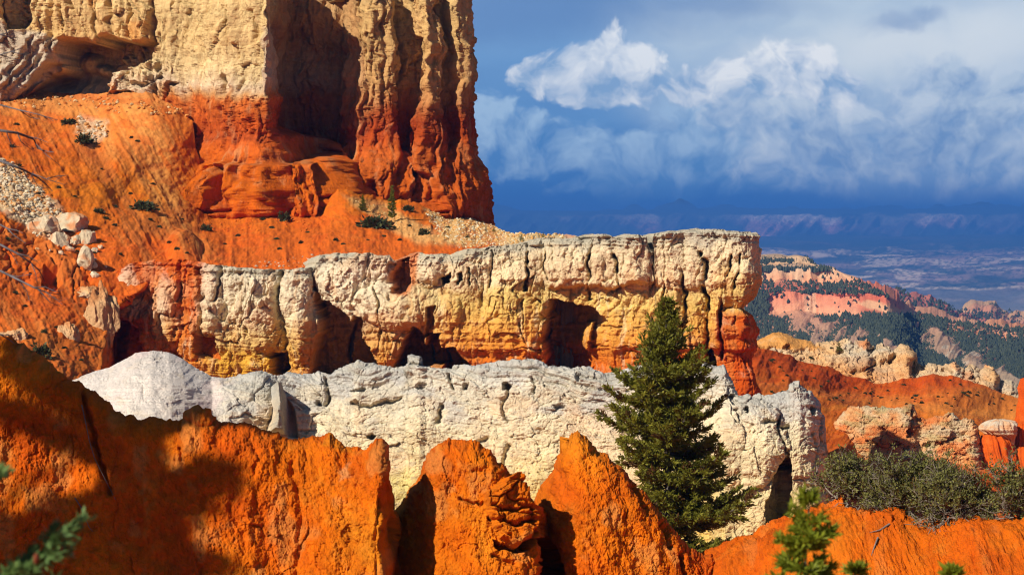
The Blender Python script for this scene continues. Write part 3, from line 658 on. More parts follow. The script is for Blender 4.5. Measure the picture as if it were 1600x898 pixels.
    off = off + pil * np.interp(py, [440, 462, 474, 482, 494, 520, 530, 545, 560, 580, 620], [0, 0.4, -0.3, -1.0, 0.3, 0.5, 0.2, 0.5, 0.3, 0.7, 1.4])
    off = off + 0.9 * bump(wx, wy, 1160, 440, 26, 34, 0.6)
    # colour
    q = wy + 6 * fbm(S / 3, Z / 5, 4, 51)
    cR = ramp_c(q, [(355, (214, 200, 172)), (372, (206, 190, 160)), (385, (232, 208, 166)), (440, (238, 206, 156)), (452, (232, 196, 122)), (475, (230, 190, 104)), (500, (230, 172, 82)), (530, (226, 150, 58)), (555, (220, 124, 36)), (575, (214, 104, 24)), (620, (208, 94, 22))])
    cL = ramp_c(q, [(385, (222, 206, 176)), (405, (226, 210, 178)), (430, (240, 220, 184)), (490, (238, 214, 172)), (520, (230, 192, 124)), (555, (224, 170, 80)), (600, (222, 150, 44))])
    col = cL + (cR - cL) * sst(560, 740, px)[..., None]
    capc = (1 - sst(8, 22, below + 6 * fbm(S / 1.5, Z / 0.5, 3, 53))) * sst(330, 400, px)
    col = cmix(col, (186, 176, 152), 0.75 * capc)
    # orange earth at the left end with pale pillars standing in it
    le = 1 - sst(300, 345, px + 10 * fbm(S / 2, Z / 3, 3, 55))
    org = ramp_c(py, [(400, (214, 92, 24)), (480, (216, 100, 30)), (540, (218, 118, 36)), (600, (218, 132, 40))])
    pale = np.maximum.reduce([bump(wx, wy, 206, 450, 16, 42, 0.6), bump(wx, wy, 262, 490, 22, 66, 0.6), bump(wx, wy, 330, 470, 18, 52, 0.6), bump(wx, wy, 212, 480, 24, 24, 0.6)])
    col = col + (org - col) * (le * (1 - 0.75 * pale))[..., None]
    yl = poly_in(wx, wy, [(330, 540), (430, 555), (445, 600), (350, 600)], 14)
    col = cmix(col, (226, 170, 44), 0.5 * yl)
    gap = poly_in(wx, wy, [(614, 396), (648, 393), (652, 440), (636, 462), (616, 458), (610, 430)], 8)
    col = cmix(col, (216, 112, 38), 0.8 * gap)
    ped = poly_in(wx, wy, [(1124, 484), (1200, 484), (1200, 660), (1110, 660)], 8)
    col = cmix(col, (206, 84, 16), 0.92 * ped)
    och = poly_in(wx, wy, [(1120, 400), (1150, 430), (1200, 430), (1200, 490), (1120, 490)], 12)
    col = cmix(col, (226, 178, 96), 0.5 * och)
    st = sst(0.15, 0.7, fbm((S + 0.3 * fbm(S, Z / 1.5, 4, 72)) / 0.6, Z / 6, 4, 71))
    col = cmix(col, (224, 150, 74), 0.30 * st * sst(400, 440, py))
    st2 = sst(0.35, 0.8, fbm((S + 0.25 * fbm(S, Z / 1.2, 4, 76)) / 0.45, Z / 3.5, 4, 75)) * sst(430, 470, py)
    col = cmix(col, (246, 226, 180), 0.35 * st2 * (1 - ped))
    pk = sst(0.2, 0.6, fbm(S / 4, Z / 3, 4, 77)) * (1 - right)
    col = cmix(col, (236, 176, 122), 0.35 * pk)
    cv = poly_in(wx, wy, [(470, 500), (600, 490), (730, 540), (730, 595), (470, 595)], 14)
    col = cmix(col, (212, 138, 64), 0.45 * cv)
    col = cmul(col, 1.13 + 0.07 * strata(S, Z, 0.7, 81) + 0.06 * fbm(S / 0.3, Z / 0.3, 3, 82))
    return off, np.clip(col, 0.002, 0.9)
planW = [(120, 262), (165, 252), (200, 247), (330, 243), (470, 241), (700, 240), (856, 239), (1000, 237), (1100, 236), (1160, 235), (1174, 235.5), (1180, 237.2), (1180, 240), (1170, 243), (1150, 246)]
wall = cliff_wall('rock_wall', planW, 1500, 420, topW, prof([(100, 640), (1100, 650), (1300, 670)]), d_wall, M_WALL, 10.5, 0.9,
                  lambda S: 2.6 * fbm(S / 1.6, S * 0 + 3, 5, 3, 0.6), nc=14, smooth_n=5)
tag(wall, 'long upright rock wall cream on top and golden orange at its foot, ending in a free pillar', 'rock wall')

# ================================================================== LOWER WHITE WALL with the pale dome
def dep_white(px, py, b):
    D = si(px, [100, 330, 420, 428, 470, 700, 1000, 1100, 1160, 1220, 1260, 1280, 1296, 1310], [151, 150.5, 150, 150.5, 151, 150, 148, 147, 146, 145.5, 145.6, 146.2, 147.5, 150], 9)
    lean = si(px, [100, 330, 430, 700, 1100, 1300], [0.085, 0.06, 0.02, 0.016, 0.016, 0.012], 25)
    return D - lean * b + 0.8 * np.exp(-b / 6.0)
def d_white(px, py, V, below):
    X, Y, Z = V[..., 0], V[..., 1], V[..., 2]; S = X
    wx = px + 7 * fbm(S / 1.1, Z / 1.1, 5, 11, 0.6); wy = py + 7 * fbm(S / 1.1, Z / 1.1, 5, 12, 0.6)
    Zq = Z + 0.16 * X + 0.35 * fbm(S / 2.5, Z / 2.5, 3, 13); Sq = S - 0.2 * Z
    dome = 1 - sst(325, 410, px + 40 * fbm(S / 1.6, Z / 1.2, 4, 14))
    blk = sst(1090, 1150, px)
    b1, c1, i1, e1 = blocks(S, Z, 2.9, 1.9, 3, 0.07, 0.55)
    b2, c2, i2, e2 = blocks(S, Z, 1.1, 0.6, 5, 0.08, 0.6)
    b3, c3, i3, e3 = blocks(S, Z, 0.45, 0.2, 7, 0.12, 0.6)
    rough = (1 - dome * 0.92) * (1 - 0.6 * blk)
    off = 0.25 * fbm(S / 4, Z / 4, 3, 1) * (1 - 0.6 * dome) + rough * (0.44 * frac(Sq, Zq, 3.2, 1.5, 3, 5, 0.52) - 0.06 * c1 + 0.10 * fbm(Sq / 1.6, Zq / 0.6, 5, 9, 0.56) + 0.05 * fbm(S / 0.5, Z / 0.35, 4, 10, 0.6))
    off = off + rough * 0.36 * strata(Sq, Zq, 0.6, 31) * (0.25 + 0.75 * (1 - sst(15, 60, below))) + 0.05 * rough * (ridged((S + 0.4 * fbm(S, Z / 1.5, 4, 24)) / 0.8, Z / 4, 4, 22) - 0.4)
    off = off + dome * (0.05 * fbm(S / 0.4, Z / 0.4, 4, 15) + 0.9 * np.exp(-((px - 235) / 120) ** 2) * sst(0, 60, below) + 0.10 * frac(S, Z, 1.2, 0.4, 33, 3) * sst(-0.1, 0.4, fbm(S / 2, Z / 1, 3, 17)) - 0.10 * sst(0.6, 0.9, ridged(S / 1.2 + 0.3 * Z, Z / 3, 4, 37)) + 0.10 * strata(S, Z, 0.35, 35) * sst(30, 60, below))
    off = off + blk * (0.08 * fbm(S / 0.5, Z / 0.5, 5, 19, 0.6) + 0.30 * frac(S, Z, 2.0, 2.4, 39, 4))
    # wedge with a flat grey side
    wd = poly_in(px, py, [(425, 604), (440, 606), (460, 640), (466, 682), (418, 676), (424, 640)], 2)
    off = off * (1 - 0.85 * wd) + wd * (1.8 - 2.6 * sst(424, 462, px))
    off = off + 0.5 * poly_in(wx, wy, [(345, 600), (424, 600), (424, 672), (345, 668)], 26) * (1 - dome * 0.5)
    for pts, w_, dp in (([(512, 590), (514, 626)], 3, 1.0), ([(500, 628), (512, 630)], 4, 1.1), ([(548, 628), (580, 634), (620, 622)], 3.0, 0.7), ([(700, 585), (707, 610)], 2.5, 0.7), ([(693, 634), (690, 655)], 3.5, 0.9), ([(786, 604), (790, 660)], 3, 0.6), ([(746, 690), (760, 682)], 4, 0.6), ([(790, 700), (788, 720)], 4, 0.6),
                        ([(1195, 655), (1215, 656), (1228, 668)], 3.5, 0.9), ([(1216, 648), (1222, 690), (1230, 725)], 3, 0.9), ([(1285, 640), (1286, 700)], 2.5, 0.5), ([(1272, 680), (1274, 760)], 2.0, 0.35), ([(1140, 640), (1150, 652)], 3, 0.6), ([(1030, 620), (1050, 640)], 3, 0.5), ([(830, 590), (836, 612)], 3, 0.6)):
        off = off - 0.75 * dp * line_in(wx, wy, pts, w_ * 0.9)
    for cx, cy_, rx, ry, a in ((786, 608, 9, 7, 1.0), (577, 684, 10, 6, 1.1), (730, 606, 8, 6, 0.5), (1146, 624, 9, 9, 0.9), (1164, 640, 7, 6, 0.7), (1268, 645, 5, 8, 0.7), (660, 600, 10, 5, 0.5), (905, 590, 8, 5, 0.5), (560, 605, 12, 4, 0.5), (875, 640, 8, 5, 0.4)):
        off = off - a * bump(wx, wy, cx, cy_, rx, ry, 0.5)
    # the boulder-like block on the right with its crevice
    off = off + 1.5 * bump(wx, wy, 1165, 690, 66, 76, 0.5) + 0.5 * bump(wx, wy, 1185, 790, 40, 44, 0.6)
    off = off - 3.2 * poly_in(wx, wy, [(1228, 712), (1238, 728), (1242, 760), (1236, 790), (1214, 832), (1200, 832), (1202, 780), (1206, 764)], 3)
    q = below + 10 * fbm(S / 2.0, Z / 1.2, 4, 51)
    col = ramp_c(q, [(0, (190, 184, 170)), (14, (200, 192, 174)), (40, (222, 208, 180)), (80, (238, 220, 182)), (140, (240, 216, 166)), (200, (234, 200, 124)), (260, (230, 192, 96))])
    gry = sst(0.05, 0.55, fbm(S / 1.8, Z / 0.9, 4, 53)) * (1 - sst(60, 130, below))
    col = cmix(col, (196, 192, 184), 0.55 * gry)
    pch = sst(0.1, 0.6, fbm(S / 2.4, Z / 2.4, 4, 55)) * sst(30, 70, below)
    col = cmix(col, (240, 204, 158), 0.6 * pch)
    st = sst(0.2, 0.8, fbm((S + 0.25 * fbm(S, Z / 1.2, 4, 58)) / 0.5, Z / 3, 4, 57)) * sst(40, 80, below)
    col = cmix(col, (206, 176, 140), 0.35 * st)
    col = cmix(col, (222, 208, 194), 0.85 * dome)
    pink = sst(0.1, 0.6, fbm(S / 1.6, Z / 1.0, 4, 59)) * dome
    col = cmix(col, (238, 212, 198), 0.6 * pink)
    yl = poly_in(wx, wy, [(600, 740), (640, 730), (660, 770), (600, 790)], 14)
    col = cmix(col, (232, 210, 130), 0.7 * yl)
    col = cmix(col, (234, 212, 160), 0.6 * blk * sst(640, 720, py)); col = cmix(col, (232, 198, 104), 0.6 * sst(1180, 1230, px) * sst(745, 800, py))
    col = cmix(col, (176, 166, 146), 0.85 * wd)
    spec = sst(0.5, 0.8, fbm(S / 0.25, Z / 0.16, 3, 61)) * rough
    col = cmix(col, (150, 142, 132), 0.35 * spec)
    col = cmul(col, 1.14 + 0.05 * strata(S, Z, 0.4, 81) + 0.05 * fbm(S / 0.2, Z / 0.2, 3, 82))
    return off, np.clip(col, 0.002, 0.9)
topL = prof([(100, 600), (128, 587), (150, 580), (170, 575), (195, 562), (212, 552), (238, 547), (264, 550), (284, 559), (302, 571), (330, 588), (350, 590), (372, 588), (400, 585), (444, 583), (516, 580), (528, 573), (545, 570), (560, 563), (573, 570), (596, 575), (635, 577), (638, 556), (655, 555), (664, 569), (699, 571), (740, 570), (779, 569), (800, 566), (839, 563), (870, 572), (928, 573), (952, 580), (986, 573), (1103, 568), (1133, 573), (1146, 597), (1162, 626), (1168, 616), (1191, 611), (1230, 612), (1233, 600), (1239, 592), (1250, 594), (1256, 606), (1266, 614), (1280, 636), (1290, 656), (1294, 690), (1297, 760), (1302, 860), (1320, 880)])
white = relief('white_wall', 100, 1312, 1900, 460, topL, prof([(100, 900), (1330, 900)]), dep_white, d_white, M_WHITE, back=(10, 7, 5),
               crest_noise=lambda px: 3.2 * fbm(px / 22.0, px * 0, 4, 3, 0.5) * sst(310, 400, px), nmix=0.45)
tag(white, 'long low wall of chalky white limestone with a smooth pale dome at its left end', 'rock wall')
# ================================================================== FOREGROUND: orange ridge, two fins, mound
def clay(px, py, V, below, seed, rill=1.0, flat=0.0):
    X, Y, Z = V[..., 0], V[..., 1], V[..., 2]; S = X + 0.15 * Z; Z = Z - flat * Y
    wob = 0.35 * fbm(S / 0.9, Z / 0.9, 4, seed + 1)
    off = 0.22 * fbm(S / 2.2, Z / 2.6, 4, seed) + 0.14 * (ridged((S + 0.35 * wob) / 0.9, Z / 3.5, 4, seed + 2) - 0.4) * rill
    b2, c2, i2, e2 = blocks(S, Z, 0.55, 0.75, seed + 3, 0.10, 0.6)
    b3, c3, i3, e3 = blocks(S, Z, 0.14, 0.15, seed + 4, 0.14, 0.5)
    msk = sst(-0.2, 0.5, fbm(S / 1.4, Z / 1.4, 3, seed + 5))
    off = off + 0.10 * frac(S, Z, 0.9, 1.3, seed + 30, 4, 0.5) * sst(-0.3, 0.4, fbm(S / 2.0, Z / 2.0, 3, seed + 31)) + 0.04 * i2 * msk - 0.025 * c2 * msk + 0.012 * b3 + 0.03 * i3 + 0.075 * fbm(S / 0.26, Z / 0.34, 5, seed + 6, 0.66)
    crackm = sst(0.1, 0.5, fbm(S / 0.8, Z / 1.0, 3, seed + 7))
    fine = ridged((S + 0.5 * wob) / 0.28, Z / 0.9, 3, seed + 8)
    off = off - 0.07 * sst(0.55, 0.9, fine) * crackm * rill
    q = fbm(S / 1.8, Z / 1.8, 4, seed + 9)
    col = ramp_c(q, [(-0.8, (224, 94, 5)), (-0.2, (234, 109, 6)), (0.2, (238, 118, 8)), (0.8, (246, 142, 26))])
    lt = sst(0.35, 0.8, fbm(S / 0.7, Z / 0.9, 4, seed + 11))
    col = cmix(col, (232, 158, 80), 0.45 * lt)
    col = cmul(col, 0.97 * (1 + 0.14 * fbm(S / 0.15, Z / 0.2, 3, seed + 13)))
    return off, np.clip(col, 0.002, 0.9)

def dep_ridge(px, py, b):
    D = si(px, [-320, 0, 150, 300, 450, 560, 590, 604, 614, 630], [64, 63, 62.6, 62.2, 61.9, 61.6, 61.5, 61.8, 62.8, 65.0], 6) + 0.35 * np.sin(px / 62.0)
    return D - 0.0085 * b + 0.9 * np.exp(-b / 14.0)
def d_ridge(px, py, V, below):
    off, col = clay(px, py, V, below, 3)
    wx = px + 3 * fbm(px / 14, py / 14, 3, 91); wy = py + 3 * fbm(px / 14, py / 14, 3, 92)
    off = off - 0.35 * line_in(wx, wy, [(130, 610), (140, 660), (150, 705), (172, 770)], 4) - 0.10 * line_in(wx, wy, [(395, 695), (402, 720), (396, 740)], 4) - 0.16 * line_in(wx, wy, [(282, 700), (284, 722)], 3)
    off = off + 0.12 * bump(wx, wy, 590, 712, 22, 32) - 0.25 * line_in(wx, wy, [(566, 690), (580, 684)], 5) - 0.2 * line_in(wx, wy, [(598, 780), (585, 840), (590, 898)], 5) - 0.16 * line_in(wx, wy, [(455, 720), (470, 800), (462, 898)], 5)
    off = off + 0.22 * bump(wx, wy, 312, 652, 26, 14, 0.6)
    col = cmix(col, (226, 136, 24), 0.6 * poly_in(wx, wy, [(510, 672), (545, 690), (550, 702), (500, 690)], 8))
    col = cmix(col, (232, 170, 110), 0.55 * poly_in(wx, wy, [(528, 735), (545, 715), (542, 740), (530, 748)], 6))
    return off, col
topF = prof([(-320, 470), (-100, 505), (0, 531), (40, 541), (70, 558), (100, 577), (128, 592), (155, 612), (180, 632), (215, 651), (250, 656), (285, 656), (296, 645), (325, 646), (345, 661), (370, 664), (400, 666), (440, 679), (480, 681), (515, 673), (545, 690), (570, 692), (592, 690), (601, 698), (604, 720), (606, 745), (611, 775), (616, 810), (620, 850), (626, 910), (632, 960)])
ridge = relief('clay_ridge', -320, 632, 1300, 560, topF, prof([(-320, 1010), (632, 1010)]), dep_ridge, d_ridge, M_CLAY, nmix=0.6, back=(8, 7, 7), crest_noise=lambda px: 2.6 * fbm(px / 20, px * 0, 4, 5, 0.5) * (1 - sst(585, 602, px)))
tag(ridge, kind='structure')

def dep_f2(px, py, b):
    D = si(px, [596, 610, 640, 668, 680, 740, 800, 838, 850, 870, 900], [65.5, 65, 64.0, 63.2, 62.9, 62.6, 62.5, 62.6, 63.4, 65.0, 67.5], 7)
    return D - 0.006 * b + 1.0 * np.exp(-b / 14.0)
def d_f2(px, py, V, below):
    off, col = clay(px, py, V, below, 23, 0.7)
    wx = px + 3 * fbm(px / 12, py / 12, 3, 93); wy = py + 3 * fbm(px / 12, py / 12, 3, 94)
    # the bulging head: overlapping slabs above a dark undercut
    k = poly_in(wx, wy, [(756, 770), (800, 745), (826, 790), (834, 806), (828, 838), (806, 850), (780, 838), (764, 800)], 8)
    b2, c2, i2, e2 = blocks(px / 10, py / 10 - 0.02 * px, 3.6, 2.2, 19, 0.10)
    off = off + k * (0.55 + 0.16 * i2 + 0.14 * b2 - 0.12 * c2)
    off = off - 0.7 * poly_in(wx, wy, [(772, 842), (806, 856), (832, 840), (836, 808), (846, 815), (842, 848), (812, 866), (778, 856)], 4)
    for pts, w_, dp in (([(718, 778), (740, 786), (752, 784)], 3, 0.25), ([(764, 812), (800, 822), (830, 812)], 2.5, 0.30), ([(770, 796), (800, 800), (824, 796)], 2.5, 0.22), ([(772, 868), (800, 880)], 2.5, 0.2), ([(740, 734), (752, 732)], 3, 0.15)):
        off = off - dp * line_in(wx, wy, pts, w_)
    off = off - 1.6 * poly_in(wx, wy, [(846, 840), (864, 838), (884, 870), (900, 940), (846, 940)], 4)
    return off, col
topF2 = prof([(592, 850), (604, 800), (618, 776), (632, 762), (648, 744), (658, 718), (668, 706), (690, 694), (715, 691), (742, 693), (768, 706), (780, 722), (800, 742), (820, 762), (836, 778), (850, 786), (870, 800), (900, 850)])
fin2 = relief('rock_fin', 592, 896, 640, 460, topF2, prof([(590, 1010), (900, 1010)]), dep_f2, d_f2, M_CLAY, nmix=0.6, back=(8, 5, 5), crest_noise=lambda px: 2.6 * fbm(px / 20, px * 0, 4, 6, 0.5))
tag(fin2, 'rounded orange clay fin with a knobbly overhanging block on its right shoulder', 'rock fin')

def dep_f3(px, py, b):
    D = si(px, [820, 845, 860, 880, 905, 950, 1040, 1110, 1150], [68.5, 67, 65.6, 64.8, 64.4, 64.2, 64.0, 64.2, 66.0], 7)
    return D - 0.007 * b + 1.0 * np.exp(-b / 14.0)
def d_f3(px, py, V, below):
    off, col = clay(px, py, V, below, 43, 1.0)
    wx = px + 3 * fbm(px / 12, py / 12, 3, 95); wy = py + 3 * fbm(px / 12, py / 12, 3, 96)
    off = off + 0.12 * bump(wx, wy, 905, 690, 26, 26) + 0.10 * bump(wx, wy, 880, 720, 22, 20)
    off = off - 0.22 * line_in(wx, wy, [(990, 760), (1010, 790)], 4) - 0.3 * line_in(wx, wy, [(1040, 815), (1055, 850)], 5) - 0.3 * line_in(wx, wy, [(1068, 865), (1075, 898)], 4)
    off = off - 0.9 * poly_in(wx, wy, [(842, 838), (860, 832), (876, 860), (892, 930), (842, 930)], 5)
    return off, col
topF3 = prof([(816, 860), (836, 800), (848, 772), (858, 745), (864, 724), (874, 710), (881, 702), (882, 682), (888, 671), (902, 667), (918, 672), (930, 684), (945, 700), (960, 716), (975, 734), (1000, 762), (1020, 782), (1042, 804), (1062, 824), (1084, 845), (1104, 858), (1125, 866), (1160, 890)])
fin3 = relief('rock_fin', 816, 1160, 740, 460, topF3, prof([(810, 1010), (1170, 1010)]), dep_f3, d_f3, M_CLAY, nmix=0.6, back=(8, 5, 5), crest_noise=lambda px: 2.6 * fbm(px / 20, px * 0, 4, 7, 0.5))
tag(fin3, 'pointed orange clay fin whose crest slants down to the foot of the big conifer', 'rock fin')

def dep_m(px, py, b):
    D = si(px, [1070, 1110, 1200, 1350, 1600, 1800], [67, 65.5, 64.5, 63.0, 61, 60], 7)
    return D - 0.022 * b + 1.2 * np.exp(-b / 12.0)
def d_m(px, py, V, below):
    off, col = clay(px, py, V, below, 63, 0.5, 0.8)
    X, Z = V[..., 0], V[..., 2]
    f1, f2, i = worley(X / 0.10, V[..., 1] / 0.12 + Z / 0.12, 9)
    off = off + 0.05 * (1 - f1 ** 2) * sst(-0.2, 0.3, fbm(X / 1.0, Z / 1.0, 3, 66))
    col = cmix(col, (218, 96, 10), 0.5)
    col = cmix(col, (222, 138, 30), 0.6 * sst(1460, 1580, px) * sst(820, 870, py) * sst(-0.3, 0.4, fbm(X / 0.8, Z / 1.5, 3, 67)))
    return off, col
topM = prof([(1060, 900), (1085, 870), (1104, 860), (1130, 853), (1180, 833), (1230, 811), (1262, 797), (1290, 787), (1318, 781), (1345, 779), (1380, 783), (1410, 792), (1440, 806), (1480, 812), (1530, 800), (1600, 806), (1800, 800)])
mound = relief('clay_mound', 1060, 1800, 1000, 330, topM, prof([(1050, 1010), (1800, 1010)]), dep_m, d_m, M_CLAY, back=(8, 8, 4.5), crest_noise=lambda px: 2.0 * fbm(px / 24, px * 0, 4, 8, 0.5))
tag(mound, kind='structure')

# ================================================================== RIGHT BACKGROUND: orange slope, pale ridge, rock band, spire
def dep_rs(px, py, b):
    D0 = si(px, [1120, 1183, 1300, 1400, 1490, 1600, 1800], [300, 303, 312, 318, 320, 318, 312], 25)
    return D0 - si(b, [-40, 0, 40, 100, 160, 300], [-6, 0, 18, 34, 48, 82], 12)
def d_rs(px, py, V, below):
    X, Y, Z = V[..., 0], V[..., 1], V[..., 2]
    off = 0.7 * fbm(px / 50, py / 40, 3, 5) + 0.14 * (ridged((px + 0.5 * py) / 26, py / 80, 4, 7) - 0.4) + 0.07 * fbm(px / 6, py / 6, 4, 9)
    wx = px + 4 * fbm(px / 12, py / 12, 4, 91); wy = py + 4 * fbm(px / 12, py / 12, 4, 92)
    col = ramp_c(py + 5 * fbm(px / 40, py / 10, 3, 21) - 0.10 * (px - 1300), [(540, (214, 98, 26)), (580, (208, 82, 16)), (600, (216, 92, 20)), (618, (224, 128, 52)), (640, (222, 120, 34)), (700, (218, 98, 24)), (760, (214, 94, 24))])
    red = sst(0.1, 0.5, fbm(px / 60, py / 6, 3, 23)); col = cmix(col, (198, 66, 10), 0.35 * red)
    tan = sst(1400, 1560, px) * sst(590, 620, py) * (1 - sst(640, 660, py)); col = cmix(col, (222, 148, 62), 0.5 * tan)
    lo = poly_in(wx, wy, [(1300, 700), (1540, 724), (1530, 748), (1340, 742)], 10); col = cmix(col, (228, 146, 82), 0.5 * lo)
    col = cmul(col, 0.9 * (1 + 0.10 * fbm(px / 2.5, py / 2.5, 3, 45)))
    return off, np.clip(col, 0.002, 0.9)
topRS = prof([(1120, 535), (1183, 546), (1205, 551), (1250, 560), (1300, 572), (1345, 589), (1372, 597), (1410, 593), (1450, 586), (1490, 585), (1512, 592), (1540, 604), (1575, 614), (1600, 617), (1800, 622)])
rslope = relief('orange_slope', 1120, 1800, 760, 340, topRS, prof([(1100, 860), (1800, 860)]), dep_rs, d_rs, M_SLOPE, back=(8, 40, 14))
tag(rslope, kind='structure')

# blocky pale band of rock standing out of the slope
def dep_bd(px, py, b): return si(px, [1270, 1300, 1420, 1432, 1530, 1545], [283, 279, 277, 278, 278, 283], 5) - 0.03 * b + 0.8 * np.exp(-b / 4.0)
def d_bd(px, py, V, below):
    S, Z = V[..., 0], V[..., 2]
    wx = px + 3 * fbm(px / 8, py / 8, 4, 91); wy = py + 3 * fbm(px / 8, py / 8, 4, 92)
    b1, c1, i1, e1 = blocks(S, Z, 2.2, 1.5, 15, 0.09, 0.5); b2, c2, i2, e2 = blocks(S, Z, 0.9, 0.6, 16, 0.12, 0.5); b3, c3, i3, e3 = blocks(S, Z, 0.4, 0.25, 17, 0.12)
    off = 0.7 * frac(S, Z, 2.4, 1.4, 15, 4, 0.5) + 0.15 * fbm(S / 1.0, Z / 0.7, 4, 9) + 0.2 * strata(S, Z, 0.8, 31)
    off = off - 1.4 * poly_in(wx, wy, [(1418, 672), (1424, 668), (1430, 674), (1428, 680), (1421, 680)], 2) - 1.0 * bump(wx, wy, 1318, 690, 4, 4, 0.5) - 0.9 * bump(wx, wy, 1450, 695, 6, 4, 0.5) - 0.9 * bump(wx, wy, 1400, 692, 12, 3, 0.5) - 0.8 * line_in(wx, wy, [(1427, 640), (1428, 668)], 2) - 0.7 * bump(wx, wy, 1416, 698, 4, 4, 0.5) - 0.7 * bump(wx, wy, 1360, 690, 10, 3, 0.5)
    col = ramp_c(fbm(S / 2.0, Z / 1.4, 4, 25), [(-0.7, (226, 132, 70)), (0.0, (236, 172, 112)), (0.6, (226, 194, 150))])
    gr = sst(0.2, 0.6, fbm(S / 1.4, Z / 0.6, 3, 27)); col = cmix(col, (190, 172, 116), 0.55 * gr)
    col = cmix(col, (232, 150, 74), 0.7 * sst(708, 722, wy))
    col = cmul(col, 1 + 0.07 * fbm(S / 0.3, Z / 0.3, 3, 83))
    return off, np.clip(col, 0.002, 0.9)
topBD = prof([(1272, 700), (1290, 676), (1302, 660), (1318, 645), (1330, 637), (1345, 634), (1352, 637), (1424, 633), (1428, 637), (1432, 653), (1450, 652), (1468, 648), (1480, 645), (1492, 650), (1505, 655), (1520, 658), (1530, 676), (1535, 700), (1542, 740)])
band = relief('rock_band', 1272, 1542, 560, 200, topBD, prof([(1270, 760), (1545, 770)]), dep_bd, d_bd, M_WALL, back=(8, 10, 2), crest_noise=lambda px: 2.0 * fbm(px / 12, px * 0, 4, 9, 0.55), nmix=0.5)
tag(band, 'low blocky peach rock band jutting from the orange slope behind the bushes', 'rock ledge')

def dep_pr(px, py, b):
    D0 = si(px, [1140, 1250, 1400, 1440, 1600, 1800], [337, 337, 338, 336, 335, 333], 10)
    return D0 - 0.12 * b + 2.0 * np.exp(-b / 5.0)
def d_pr(px, py, V, below):
    S, Z = V[..., 0] / 0.77, V[..., 2] / 0.77
    wx = px + 3 * fbm(px / 8, py / 8, 4, 91); wy = py + 3 * fbm(px / 8, py / 8, 4, 92)
    b1, c1, i1, e1 = blocks(S, Z, 4.0, 2.6, 3, 0.09); b2, c2, i2, e2 = blocks(S, Z, 1.5, 0.9, 5, 0.12); b3, c3, i3, e3 = blocks(S, Z, 0.6, 0.4, 7, 0.12)
    smooth = poly_in(wx, wy, [(1140, 510), (1220, 510), (1262, 532), (1290, 545), (1180, 545), (1140, 560)], 6)
    off = (1.0 * frac(S, Z, 4.0, 2.4, 3, 4, 0.55) + 0.4 * b1 - 0.3 * c1) * (1 - 0.85 * smooth) + 0.3 * fbm(S / 1.5, Z / 1.5, 4, 9)
    off = off + 0.5 * strata(S, Z, 1.2, 31) * (1 - smooth)
    off = off - 3.0 * poly_in(wx, wy, [(1392, 566), (1402, 556), (1402, 548), (1394, 556), (1384, 566)], 2) - 1.6 * line_in(wx, wy, [(1330, 582), (1370, 570)], 1.8) + 1.6 * bump(wx, wy, 1380, 553, 18, 12, 0.6) + 1.4 * bump(wx, wy, 1412, 555, 13, 18, 0.6)
    for cx, cy_ in ((1312, 548), (1232, 543), (1206, 542), (1186, 543), (1480, 580), (1520, 590)): off = off - 1.6 * bump(wx, wy, cx, cy_, 8, 3, 0.5)
    off = off * 0.77
    q = fbm(S / 5, Z / 2.5, 4, 51)
    col = ramp_c(q, [(-0.7, (232, 176, 116)), (0, (226, 186, 138)), (0.7, (214, 192, 160))])
    col = cmix(col, (230, 150, 74), 0.6 * sst(25, 50, below + 8 * q)); col = cmix(col, (228, 156, 74), 0.9 * smooth)
    pk = sst(0.2, 0.6, fbm(S / 3, Z / 3, 3, 55)) * sst(1400, 1440, px); col = cmix(col, (232, 150, 90), 0.6 * pk)
    col = cmix(col, (224, 132, 62), 0.8 * bump(wx, wy, 1350, 536, 14, 8, 0.5))
    col = cmul(col, 1 + 0.08 * strata(S, Z, 0.8, 81) + 0.06 * fbm(S / 0.4, Z / 0.4, 3, 83))
    return off, np.clip(col, 0.002, 0.9)
topPR = prof([(1140, 545), (1183, 531), (1200, 523), (1216, 519), (1230, 521), (1248, 527), (1262, 533), (1275, 535), (1320, 531), (1334, 535), (1344, 532), (1354, 531), (1359, 539), (1366, 543), (1396, 543), (1406, 540), (1420, 541), (1424, 552), (1427, 566), (1440, 570), (1450, 567), (1472, 572), (1484, 566), (1492, 563), (1500, 570), (1506, 577), (1514, 569), (1523, 571), (1532, 577), (1540, 571), (1552, 573), (1558, 583), (1562, 594), (1580, 594), (1590, 601), (1600, 608), (1700, 620), (1800, 626)])
pale = relief('rock_ridge', 1140, 1800, 900, 240, topPR, prof([(1100, 680), (1800, 690)]), dep_pr, d_pr, M_WALL, nmix=0.5, back=(8, 14, 10), crest_noise=lambda px: 1.6 * fbm(px / 9, px * 0, 4, 9, 0.6) * sst(1260, 1290, px))
tag(pale, 'broken pale peach rock ridge with knobby crest behind the orange slope', 'rock ridge')

